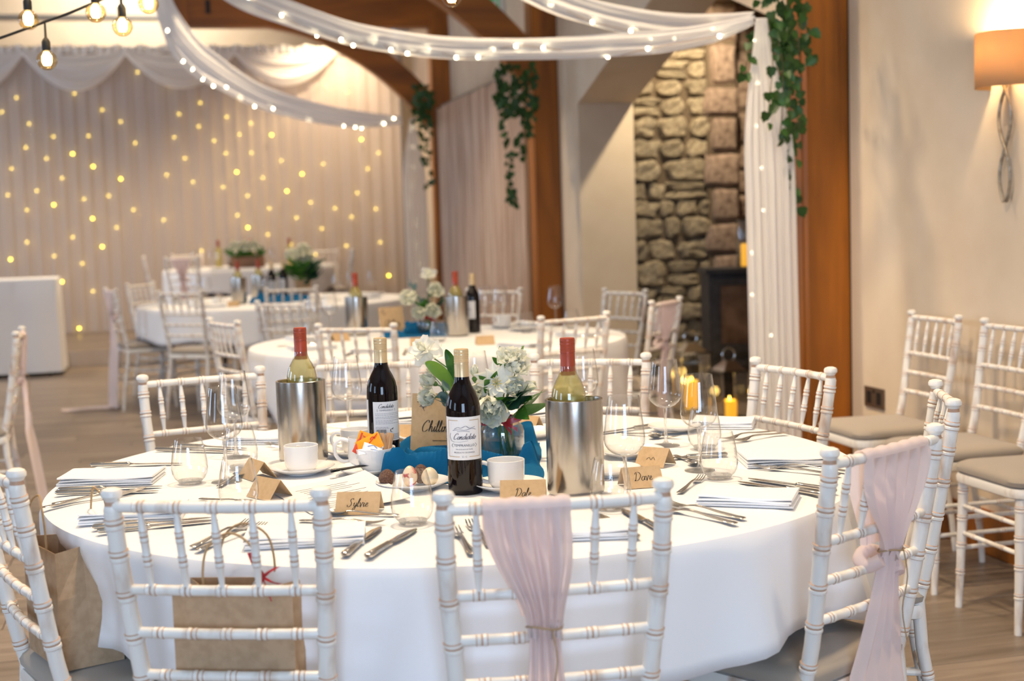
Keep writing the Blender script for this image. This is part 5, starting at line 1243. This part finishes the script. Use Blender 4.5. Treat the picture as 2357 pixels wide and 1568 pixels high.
# beige curtain on the right wall
cu = bpy.data.objects.new('beige_curtain', None); C.objects.link(cu); cu.matrix_world = ROOM; tag(cu, 'floor-length beige curtain on right wall between oak posts', 'curtain')
M().grid(lambda u, v: (-.12 + .070*math.sin(u*92+.8*math.sin(u*9)) + .018*math.sin(u*203+1), lerp(6.6, 9.98, u), lerp(2.52, .02, v)), 260, 6).build('curtain_panel', curtain_m, cu)
M().tube([(-.11, 6.45, 2.55), (-.11, 10.05, 2.55)], .018, 10).build('curtain_rail', galv, cu)
# ivy
IV = M(); sh = [(0, 0), (.011, -.003), (.020, .006), (.016, .016), (.015, .026), (.007, .032), (0, .042), (-.007, .032), (-.015, .026), (-.016, .016), (-.020, .006), (-.011, -.003)]
IV.add([(0, .014, -.002)] + [(a, b, .004*abs(a)/.02 - .12*max(0, b-.02)) for a, b in sh], [(0, 1+k, 1+(k+1) % 12) for k in range(12)]); IVM = IV.mesh('leaf', ivy_m)
def ivy(label, strands, n_head, head, seed, sc=1.0, root=ROOM):
    t = bpy.data.objects.new('ivy_garland', None); C.objects.link(t); t.matrix_world = root; tag(t, label, 'ivy', 'ivy garlands on the oak posts'); r = random.Random(seed); vm = M()
    def put(p, s):
        o = mobj('leaf', IVM, t); o.matrix_local = Matrix.Translation(p) @ Matrix.Rotation(r.uniform(-.7, .7), 4, 'Z') @ Matrix.Rotation(PI/2 + r.uniform(-.5, .5), 4, 'X') @ Matrix.Rotation(PI + r.uniform(-.8, .8), 4, 'Z') @ Matrix.Scale(s, 4)
    for pts, n in strands:
        P = cat_rom(pts, 8); vm.tube(P, .0022, 5)
        for k in range(n):
            p = P[min(int((k+.5)/n*len(P)), len(P)-1)]; put(p + Vector((r.uniform(-.03, .03), -.012-r.uniform(0, .03), r.uniform(-.02, .02))), sc*r.uniform(.75, 1.15))
    (a, b) = head
    for k in range(n_head):
        put(Vector((r.uniform(a[0], b[0]), r.uniform(a[1], b[1]), r.uniform(a[2], b[2]))), sc*r.uniform(.8, 1.25))
    vm.build('vine', vine_m, t); return t
ivy('dark green ivy trailing down the near oak post over white drape', [([(-0.380,.92,2.2),(-0.400,.86,2.0),(-0.385,.84,1.8),(-0.390,.84,1.55),(-0.365,.86,1.33)], 46), ([(-0.460,.9,2.15),(-0.480,.80,1.98),(-0.500,.79,1.80),(-0.510,.80,1.70)], 14), ([(-0.440,.9,2.15),(-0.440,.80,1.95),(-0.445,.79,1.75),(-0.460,.79,1.62)], 18), ([(-0.320,.9,2.1),(-0.310,.90,1.9),(-0.315,.90,1.74)], 8), ([(-0.530,.88,2.05),(-0.575,.86,1.93),(-0.570,.86,1.88)], 5), ([(-0.400,.9,2.1),(-0.375,.88,1.9),(-0.370,.87,1.62)], 24)],
    120, ((-.49, .82, 1.93), (-.25, 1.05, 2.32)), 3, 1.05)
ivy('dark green ivy hanging from the middle oak post beside curtain', [([(-.50,5.7,2.45),(-.51,5.62,2.2),(-.49,5.6,1.9),(-.47,5.6,1.6),(-.45,5.6,1.45)], 50), ([(-.38,5.7,2.4),(-.37,5.6,2.1),(-.38,5.6,1.8)], 30), ([(-.28,5.7,2.4),(-.29,5.62,2.15),(-.30,5.62,1.95)], 26)],
    90, ((-.53, 5.55, 2.1), (-.23, 5.75, 2.50)), 7, 1.2)
ivy('dark green ivy hanging from the far oak post near backdrop', [([(-.38,9.9,2.7),(-.39,9.85,2.35),(-.36,9.85,1.95)], 26), ([(-.32,9.9,2.6),(-.31,9.85,2.2),(-.31,9.85,1.7)], 24)], 50, ((-.46, 9.8, 2.35), (-.24, 10.0, 2.78)), 9, 1.5)
# festoon bulbs, upper left
fs = thing('festoon_lights', 'black festoon cable with round glowing bulbs at upper left', 'festoon lights')
M().tube(cat_rom([(-1.60,4.2,1.875),(-1.494,4.2,1.902),(-1.362,4.2,1.944),(-1.283,4.2,1.969),(-1.177,4.2,2.009),(-1.05,4.2,2.06),(-.6,4.25,2.2)], 6), .0042, 8).build('cable', black_p, fs)
M().tube(cat_rom([(-1.62,4.1,2.07),(-1.405,4.2,2.055),(-1.2,4.2,2.05),(-1.04,4.2,2.065),(-.6,4.2,2.12),(-.147,4.2,2.05),(.3,4.2,2.1)], 6), .0042, 8).build('cable', black_p, fs)
def bulb(x, y, z, top):
    m = M(); m.lathe([(.0045, .024), (.011, .026), (.0125, .030), (.0125, .052), (.009, .060), (.004, .066), (.003, max(.07, top-z))], 14, 0, Matrix.Translation((x, y, z))); b = m.build('bulb_holder', black_p, fs)
    g = M().lathe([(0, -.031), (.012, -.029), (.022, -.022), (.0295, -.008), (.030, .001), (.0265, .013), (.018, .022), (.0105, .028)], 22, 0, Matrix.Translation((x, y, z))).build('glass_globe', bulb_g, b)
    c = M().lathe([(0, -.016), (.010, -.016), (.0145, -.006), (.0145, .010), (.007, .022), (0, .022)], 12, 0, Matrix.Translation((x, y, z))).build('filament', bulb_lit, b)
for (x, y, z, tp) in ((-1.406,4.2,1.954,2.055),(-1.358,4.2,1.834,1.944),(-1.205,4.2,1.969,2.05),(-1.128,4.2,1.926,2.05),(-1.047,4.2,1.99,2.065),(-.147,4.2,1.982,2.05)): bulb(x, y, z, tp)
# ================================================================ WALL FITTINGS
sc_ = bpy.data.objects.new('wall_sconce', None); C.objects.link(sc_); sc_.matrix_world = ROOM @ Matrix.Translation((0, -.172, 0)); tag(sc_, 'wall light at upper right with half-drum shade and twisted loop bracket', 'wall light')
m = M(); rows = []
def shade(u, v): a = PI*u; return (-.115*math.sin(a)**.8-.004, -.115*math.cos(a), lerp(1.735, 1.93, v))
m.grid(shade, 28, 2); so = m.build('fabric_shade', shade_m, sc_); sd = so.modifiers.new('thickness', 'SOLIDIFY'); sd.thickness = .002
for ph in (0, PI):
    pts = []
    for k in range(41):
        q = k/40; z = lerp(1.745, 1.325, q); w = .040*(1-.25*q)*math.sin(2*PI*q)*math.cos(ph); pts.append((-.022 + .006*math.cos(2*PI*q)*math.cos(ph), .002 + w, z))
    M().tube(pts, [.0065]*41, 10).build('twisted_strand', silver_leaf, sc_)
M().tube([(-.022, .002, 1.735), (-.022, .002, 1.80)], .008, 10).tube([(-.022, .002, 1.80), (0, .002, 1.80)], .010, 10).build('lamp_holder', silver_leaf, sc_)
M().lathe([(0, -.03), (.018, -.022), (.026, 0), (.018, .03), (.01, .045), (0, .045)], 16, 0, Matrix.Translation((-.05, .002, 1.845))).build('lamp_bulb', emit('sconce_bulb', (1, .74, .40, 1), 60.0, True), sc_)
l = bpy.data.lights.new('sconce_light', 'POINT'); l.energy = 22; l.color = (1, .70, .36); l.shadow_soft_size = .03; lo_ = bpy.data.objects.new('sconce_light', l); C.objects.link(lo_); lo_.matrix_world = ROOM @ Matrix.Translation((-.06, -.172, 1.90))
bs = bpy.data.objects.new('wall_sconce', None); C.objects.link(bs); bs.matrix_world = ROOM @ Matrix.Translation((.09, 13.87, 0)); tag(bs, 'small distant wall light glowing between backdrop and far post', 'wall light')
M().lathe([(.085, 2.12), (.09, 2.12), (.09, 2.34), (.085, 2.34)], 20).build('fabric_shade', emit('lit_shade', (1, .66, .20, 1), 1.6), bs)
M().tube([(0, 0, 1.95), (0, 0, 2.15)], .015, 8).tube([(0, 0, 2.0), (0, .13, 2.0)], .012, 8).build('bracket', silver_leaf, bs)
sk = bpy.data.objects.new('power_socket', None); C.objects.link(sk); sk.matrix_world = ROOM; tag(sk, 'bronze double power socket low on the right wall', 'socket')
M().box((-.008, .760, .448), (0, .930, .536)).build('face_plate', bronze, sk, False)
for yy in (.802, .888):
    M().box((-.0092, yy-.005, .500), (-.0078, yy+.005, .514)).box((-.0092, yy-.014, .474), (-.0078, yy-.007, .480)).box((-.0092, yy+.007, .474), (-.0078, yy+.014, .480)).box((-.0090, yy-.019, .464), (-.0080, yy+.019, .518)).build('socket_insert', black_p, sk, False)
M().box((-.010, .838, .512), (-.0078, .852, .526)).build('rocker_switch', black_p, sk, False)
ex = bpy.data.objects.new('exit_sign', None); C.objects.link(ex); ex.matrix_world = ROOM; tag(ex, 'green running-man exit sign on wall near top centre', 'sign')
M().box((-.21, 7.50, 3.10), (-.002, 7.54, 3.28)).build('sign_body', sign_white, ex, False); M().box((-.205, 7.496, 3.105), (-.060, 7.50, 3.275)).build('sign_face', green_sign, ex, False)
m = M(); fn = lambda u, v: (u, 7.493, v)
for pts in ([(-.165,3.21),(-.15,3.185),(-.158,3.15),(-.18,3.135)], [(-.15,3.165),(-.128,3.15),(-.13,3.125)], [(-.185,3.185),(-.16,3.205),(-.135,3.19)]): line(m, pts, fn, .011)
rect(m, fn, -.108, 3.12, -.072, 3.26); m.lathe([(0, -.002), (.010, 0), (0, .002)], 10, 0, Matrix.Translation((-.145, 7.493, 3.232)) @ Matrix.Rotation(PI/2, 4, 'X')); m.build('pictogram', sign_white, ex)
# ================================================================ STOVE, LANTERNS
sv = bpy.data.objects.new('wood_stove', None); C.objects.link(sv); sv.matrix_world = ROOM @ Matrix.Translation((.955, 4.55, 0)) @ Matrix.Rotation(-.22, 4, 'Z'); tag(sv, 'black iron wood-burning stove in front of the stone alcove', 'stove')
def rbox(lo, hi, e=.008):
    m = M(); bm = bmesh.new(); bmesh.ops.create_cube(bm, size=1)
    for v in bm.verts: v.co = Vector(((lo[k]+hi[k])/2 + v.co[k]*(hi[k]-lo[k]) for k in range(3)))
    bmesh.ops.bevel(bm, geom=list(bm.edges), offset=e, segments=2, affect='EDGES'); bm.verts.ensure_lookup_table()
    m.add([tuple(v.co) for v in bm.verts], [tuple(v.index for v in f.verts) for f in bm.faces]); bm.free(); return m
rbox((-.27, -.20, .30), (.27, .20, .90)).build('stove_body', black_m, sv); rbox((-.30, -.235, .90), (.30, .22, .935)).build('top_plate', black_m, sv)
rbox((-.30, -.22, .245), (.30, .20, .30)).build('ash_lip', black_m, sv)
dr = M()
for (a, b) in (((-.25, -.225, .35), (-.195, -.20, .87)), ((.195, -.225, .35), (.25, -.20, .87)), ((-.195, -.225, .82), (.195, -.20, .87)), ((-.195, -.225, .35), (.195, -.20, .41))): dr.box(a, b)
d_ = dr.build('stove_door', black_m, sv, False); M().box((-.195, -.214, .41), (.195, -.206, .82)).build('door_glass', stove_glass, d_, False)
M().tube([(.225, -.226, .55), (.225, -.25, .56), (.225, -.25, .68), (.225, -.226, .69)], .007, 8).build('door_handle', chrome, d_)
rbox((-.24, -.16, 0), (-.19, .16, .25)).build('leg', black_m, sv); rbox((.19, -.16, 0), (.24, .16, .25)).build('leg', black_m, sv); M().box((-.19, .12, .0), (.19, .14, .245)).build('log_store_back', black_m, sv, False)
M().tube([(0, .19, .78), (0, .34, .78)], .06, 20).build('flue_stub', black_m, sv)
hc = bpy.data.objects.new('hurricane_lamp', None); C.objects.link(hc); hc.matrix_world = ROOM @ Matrix.Translation((.93, 4.42, .9365)); tag(hc, 'tall glass hurricane with candle standing on the stove top', 'candle holder')
M().lathe([(0, 0), (.062, 0), (.066, .006), (.066, .33), (.064, .335), (.062, .33), (.062, .01), (0, .01)], 24).build('glass_cylinder', clear, hc); M().lathe([(0, .011), (.035, .011), (.036, .015), (.036, .16), (.030, .165), (0, .160)], 18).build('candle', candle_m, hc)
def lantern(label, x, y, rz, s, h, ch):
    t = thing('candle_lantern', label, 'lantern', (x, y, 0), rz, 'floor lanterns by the stove'); a = s/2
    M().box((-a, -a, .008), (a, a, .024)).build('base', chrome, t, False); f = M()
    for sx in (-1, 1):
        for sy_ in (-1, 1): f.box((sx*a-(.012 if sx > 0 else 0), sy_*a-(.012 if sy_ > 0 else 0), .024), (sx*a+(0 if sx > 0 else .012), sy_*a+(0 if sy_ > 0 else .012), h))
    f.build('corner_posts', chrome, t, False); M().box((-a-.006, -a-.006, h), (a+.006, a+.006, h+.014)).build('lid', chrome, t, False)
    r = M(); r.add([(-a*.8, -a*.8, h+.014), (a*.8, -a*.8, h+.014), (a*.8, a*.8, h+.014), (-a*.8, a*.8, h+.014), (-a*.25, -a*.25, h+.07), (a*.25, -a*.25, h+.07), (a*.25, a*.25, h+.07), (-a*.25, a*.25, h+.07)], [(0,1,5,4), (1,2,6,5), (2,3,7,6), (3,0,4,7), (4,5,6,7)]); r.build('roof', chrome, t, False)
    M().tube([(.045*math.cos(k*PI/8), 0, h+.105+.045*math.sin(k*PI/8)) for k in range(16)], .005, 8, closed=True).build('ring_handle', chrome, t)
    g = M()
    for k in range(4): g.add([(-a+.012, -a+.004, .024), (a-.012, -a+.004, .024), (a-.012, -a+.004, h), (-a+.012, -a+.004, h)], [(0,1,2,3)], 0, Matrix.Rotation(k*PI/2, 4, 'Z'))
    g.build('glass_panes', clear, t, False); c = M().lathe([(0, .025), (.045, .025), (.046, .03), (.046, ch), (.040, ch+.006), (.02, ch-.004), (0, ch-.006)], 22).build('candle', candle_m, t)
    M().lathe([(0, ch-.002), (.007, ch+.008), (.005, ch+.022), (0, ch+.036)], 10).build('flame', emit('led_flame', (1, .62, .10, 1), 12.0), c)
    l = bpy.data.lights.new('candle_light', 'POINT'); l.energy = 1.1; l.color = (1, .62, .16); l.shadow_soft_size = .03; lo2 = bpy.data.objects.new('candle_light', l); C.objects.link(lo2); lo2.parent = t; lo2.location = (0, 0, ch+.045)
lantern('steel candle lantern on the floor nearest the white drape', 1.375, 8.80, .35, .20, .315, .125); lantern('taller steel candle lantern behind the first, toward the stone', 1.20, 9.30, .2, .21, .39, .20)
bk = thing('metal_bucket', 'small galvanised bucket on the hearth by the stones', 'bucket', (1.26, 10.05, 0)); M().lathe([(0, .006), (.085, .006), (.088, 0), (.092, .004), (.118, .24), (.122, .245), (.115, .245), (.088, .012), (0, .012)], 28).build('pail', galv, bk); M().tube([(.118*math.cos(a), 0, .235+.11*math.sin(a)) for a in [k*PI/12 for k in range(13)]], .004, 8).build('handle', galv, bk)
# ================================================================ SECOND, THIRD AND FAR TABLES
S2 = 'second table'
def dup_at(src, x, y, rz, label, group=None, z=T0): return dup(src, (x, y, z), rz, label, group)
by = {}
for o in C.objects:
    if o.parent is None and 'label' in o: by.setdefault(o.name.split('.')[0], []).append(o)
CO, WB, RB = by['wine_cooler'][0], by['white_wine_bottle'][0], by['red_wine_bottle'][1]
RB2 = by['red_wine_bottle'][0]; WGO, TMO, CPO, SCO, NPO, PCO, JRO = by['wine_glass'][0], by['tumbler'][0], by['coffee_cup'][0], by['saucer'][0], by['folded_napkin'][0], by['place_card'][6], by['glass_jar'][0]
dup_at(CO, -.797, 7.16, .3, 'steel wine cooler on second table behind the left bottle'); dup_at(WB, -.80, 7.165, .3, 'red-capped white wine bottle in left cooler of second table', z=T0+.02)
dup_at(CO, -.272, 6.93, .3, 'steel wine cooler on second table right of its flowers'); dup_at(WB, -.275, 6.935, .6, 'red-capped white wine bottle in right cooler of second table', z=T0+.02)
dup_at(RB2, -.195, 7.10, -.9, 'gold-capped red wine bottle beside the second table cooler')
dup_at(JRO, -.43, 7.10, .2, 'glass jar of white flowers on the second table')
crumple('teal_runner', 'teal blue cloth under the jar on second table', -.66, 6.90, -.32, 7.34, .045, [(-.43, 7.10, .056), (-.272, 6.93, .062)], 5.1, nx=40, ny=30)
n2 = (-.43, 7.10, T0+.09)
bloom('white_rose', 'round white rose at left of second table flowers', (-.50, 7.04, .935), (-.4, -.8, .2), [('cream', 7, .25, 1.35, 0), ('inner', 6, .6, 1.3, .4)], n2)
bloom('white_rose', 'white rose at upper right of second table flowers', (-.385, 7.06, .965), (.2, -.8, .3), [('cream', 7, .25, 1.2, 0), ('inner', 6, .6, 1.1, .4)], n2)
bloom('white_rose', 'tall white bloom crowning the second table flowers', (-.42, 7.12, 1.03), (.1, -.5, .8), [('wide', 6, .5, 1.2, 0), ('inner', 6, .8, 1.1, .4)], n2)
bloom('white_rose', 'low white bloom over the jar on second table', (-.40, 7.03, .875), (.1, -.9, 0), [('cream', 7, .25, 1.2, 0), ('inner', 6, .6, 1.1, .4)], n2)
bloom('white_rose', 'white bloom nearest the sign on second table', (-.46, 7.03, .865), (-.2, -.9, 0), [('frill', 7, .3, 1.2, 0), ('inner', 6, .6, 1.1, .4)], n2)
for k, (a, b_, lf, l_) in enumerate((((-.43,7.1,.84), (-.50,7.08,1.0), LE, 'eucalyptus sprig at upper left of second table flowers'), ((-.43,7.1,.84), (-.36,7.06,.90), LD, 'dark leaves at right of second table flowers'), ((-.43,7.1,.84), (-.46,7.02,.90), LG, 'green leaves in front of second table flowers'), ((-.43,7.1,.86), (-.41,7.1,.98), LG, 'green leaves in the middle of second table flowers'))):
    sprig('leafy_sprig', l_, a, b_, lf, 8, 1.25, bend=.0, seed=20+k)
sg2 = dup_at(sg, -.60, 7.05, .5, 'pale kraft table sign leaning left of second table flowers')
dup_at(SCO, -.041, 7.35, 0, 'white saucer on second table under its coffee cup'); dup_at(CPO, -.041, 7.35, 2.6, 'white coffee cup on the second table', z=T0+.006)
dup_at(SCO, .06, 7.12, 0, 'second white saucer on second table beneath upturned tumbler'); dup_at(by['sugar_bowl'][0], -.66, 7.40, 0, 'white bowl of sachets on second table')
for x, y, l_ in ((.235, 7.36, 'wine glass standing tall against oak post on second table'), (-.055, 7.55, 'wine glass before beige curtain on second table'), (-1.02, 7.20, 'wine glass at left of second table, nearer of two'), (-.96, 7.36, 'wine glass at left of second table, farther of two'), (-.14, 7.62, 'wine glass at the back of second table by curtain')):
    dup_at(WGO, x, y, 0, l_)
for x, y, l_ in ((.31, 7.15, 'tumbler beside the tall wine glass on second table'), (.075, 7.00, 'tumbler by the coffee cup on second table'), (-.349, 6.62, 'tumbler in front of teal cloth on second table'), (-.98, 6.78, 'tumbler at left edge of second table')): dup_at(TMO, x, y, 0, l_)
for x, y, rz, l_ in ((-.125, 6.40, .15, 'kraft place card on second table right of the tumbler'), (-.43, 6.42, .1, 'kraft place card below teal cloth on second table'), (-.85, 6.85, .6, 'kraft place card at left of second table')): dup_at(PCO, x, y, rz, l_)
for x, y, rz, l_ in ((-1.02, 6.98, .5, 'folded napkin at left rim of second table'), (-.93, 6.43, .35, 'folded napkin at front left of second table'), (.05, 6.24, -.3, 'folded napkin at front right of second table'), (.33, 6.72, -.7, 'folded napkin at right rim of second table'), (.12, 7.46, -.3, 'folded napkin at back right of second table'), (-.62, 6.20, .1, 'folded napkin behind a chair at front of second table')): dup_at(NPO, x, y, rz, l_)
for k, (a, b_) in enumerate((((.10, 6.12), (.0, 6.33)), ((.14, 6.16), (.04, 6.36)), ((-.72, 6.02), (-.70, 6.24)), ((-.47, 5.98), (-.47, 6.20)), ((.42, 6.55), (.22, 6.62)), ((-1.12, 6.60), (-.92, 6.66)))):
    cutlery('fork' if k % 2 else 'knife', a, b_, ('knife at front right of second table', 'fork at front right of second table', 'knife at front left of second table', 'fork at front centre of second table', 'knife at right rim of second table', 'fork at left rim of second table')[k])
# third table
z3 = T0
dup_at(CO, -2.06, 10.55, 0, 'steel cooler on third table with red-capped bottle, nearer'); dup_at(WB, -2.065, 10.555, 0, 'red-capped white wine bottle in nearer cooler of third table', z=T0+.02)
dup_at(CO, -1.98, 10.95, 0, 'steel cooler on third table, farther one'); dup_at(WB, -1.98, 10.955, 1, 'white wine bottle in the farther cooler of third table', z=T0+.02)
dup_at(RB, -1.86, 10.85, .5, 'dark wine bottle on third table, left of pair'); dup_at(RB2, -1.79, 10.98, -.7, 'dark wine bottle on third table, right of pair')
crumple('teal_runner', 'teal blue cloth on the third table', -1.98, 10.5, -1.55, 10.8, .05, [(-2.06, 10.55, .06)], 7.7, nx=36, ny=24)
pt = thing('flower_pot', 'terracotta-brown pot of white flowers on third table', 'pot', (-1.66, 11.15, T0)); M().lathe([(0, .004), (.048, 0), (.055, .008), (.068, .12), (.072, .122), (.072, .14), (.064, .14), (.060, .12), (0, .115)], 24).build('pot', kraft_bag, pt)
np3 = (-1.66, 11.15, T0+.12)
for k, (dx, dz, sc, l_) in enumerate(((-.05, .20, 1.7, 'white bloom at left of the potted flowers'), (.03, .23, 1.8, 'white bloom at top of the potted flowers'), (.06, .17, 1.5, 'white bloom at right of the potted flowers'), (-.01, .15, 1.5, 'white bloom low in the potted flowers'))):
    bloom('white_rose', l_, (-1.66+dx, 11.08, T0+.13+dz), (dx*3, -.8, .4), [('cream', 7, .25, sc, 0), ('inner', 6, .6, sc*.95, .4)], np3)
for k, (dx, dz, lf, l_) in enumerate(((-.12, .06, LG, 'green leaves spilling left from the pot'), (.13, .03, LD, 'dark leaves spilling right from the pot'), (.05, .10, LG, 'green leaves at front of the pot'), (-.05, .12, LG, 'green leaves at the centre of the pot'), (.15, .12, LD, 'dark leaves rising right of the pot'))):
    sprig('leafy_sprig', l_, (-1.66, 11.12, T0+.13), (-1.66+dx, 11.02, T0+.15+dz), lf, 10, 2.0, bend=.0, seed=40+k)
for x, y, l_ in ((-1.80, 10.30, 'wine glass at front of third table'), (-2.32, 10.62, 'wine glass at left of third table'), (-1.32, 10.62, 'wine glass at right of third table, nearer'), (-1.10, 11.10, 'wine glass at right of third table, farther'), (-1.28, 11.20, 'wine glass near the back of third table'), (-2.5, 11.1, 'wine glass at far left of third table')): dup_at(WGO, x, y, 0, l_)
for x, y, rz, l_ in ((-2.55, 10.85, .6, 'folded napkin at left of third table'), (-1.15, 11.30, -.3, 'folded napkin at back right of third table'), (-1.12, 10.75, -.8, 'folded napkin at right of third table'), (-2.2, 10.2, .2, 'folded napkin at front left of third table'), (-1.5, 10.15, -.1, 'folded napkin at front right of third table')): dup_at(NPO, x, y, rz, l_)
dup_at(PCO, -2.04, 10.22, .1, 'kraft place card at front of the third table'); dup_at(CPO, -2.20, 10.42, .4, 'white coffee cup at front left of third table'); dup_at(CPO, -2.35, 10.3, 1.4, 'white coffee cup at far front left of third table')
# far table on the stage
z4 = DZ + .7485
bx = thing('flower_crate', 'brown wooden crate of white flowers on the far table', 'crate', (-2.83, 15.05, z4), -.1)
for a, b_ in (((-.17, -.08, 0), (.17, -.07, .12)), ((-.17, .07, 0), (.17, .08, .12)), ((-.17, -.07, 0), (-.16, .07, .12)), ((.16, -.07, 0), (.17, .07, .12))): M().box(a, b_).build('crate_side', wood_box, bx, False)
M().box((-.16, -.07, 0), (.16, .07, .01)).build('crate_base', wood_box, bx, False)
for k, (dx, l_) in enumerate(((-.10, 'white bloom at left in far crate'), (.0, 'white bloom at centre in the far crate'), (.09, 'white bloom at right in far crate'))):
    bloom('white_rose', l_, (-2.83+dx, 15.0, z4+.20), (dx, -.8, .5), [('cream', 7, .25, 2.0, 0), ('inner', 6, .6, 1.9, .4)], (-2.83+dx*.6, 15.05, z4+.05))
    sprig('leafy_sprig', l_.replace('white bloom', 'green leaves'), (-2.83+dx*.7, 15.05, z4+.06), (-2.83+dx*1.6, 14.98, z4+.17), LG, 8, 2.2, bend=0, seed=60+k)
dup_at(WB, -3.13, 15.0, 0, 'red-capped bottle at left of the far table', z=z4); dup_at(WB, -2.86, 15.42, 0, 'red-capped bottle behind the far crate', z=z4); dup_at(WB, -2.38, 15.1, 0, 'red-capped bottle at right of the far table', z=z4)
dup_at(RB, -3.02, 15.15, .4, 'dark gold-capped bottle on the far table', z=z4)
for x, y, l_ in ((-3.35, 14.8, 'wine glass at left of the far table'), (-2.5, 14.7, 'wine glass at front of far table'), (-2.2, 15.0, 'wine glass at right of far table'), (-3.3, 15.4, 'wine glass at back left of far table')): dup_at(WGO, x, y, 0, l_, z=z4)
for x, y, rz, l_ in ((-3.45, 15.1, .5, 'folded napkin at left of far table'), (-2.25, 15.3, -.5, 'folded napkin at right of far table'), (-3.0, 14.5, .1, 'folded napkin at front of far table')): dup_at(NPO, x, y, rz, l_, z=z4)
bpy.context.view_layer.update()
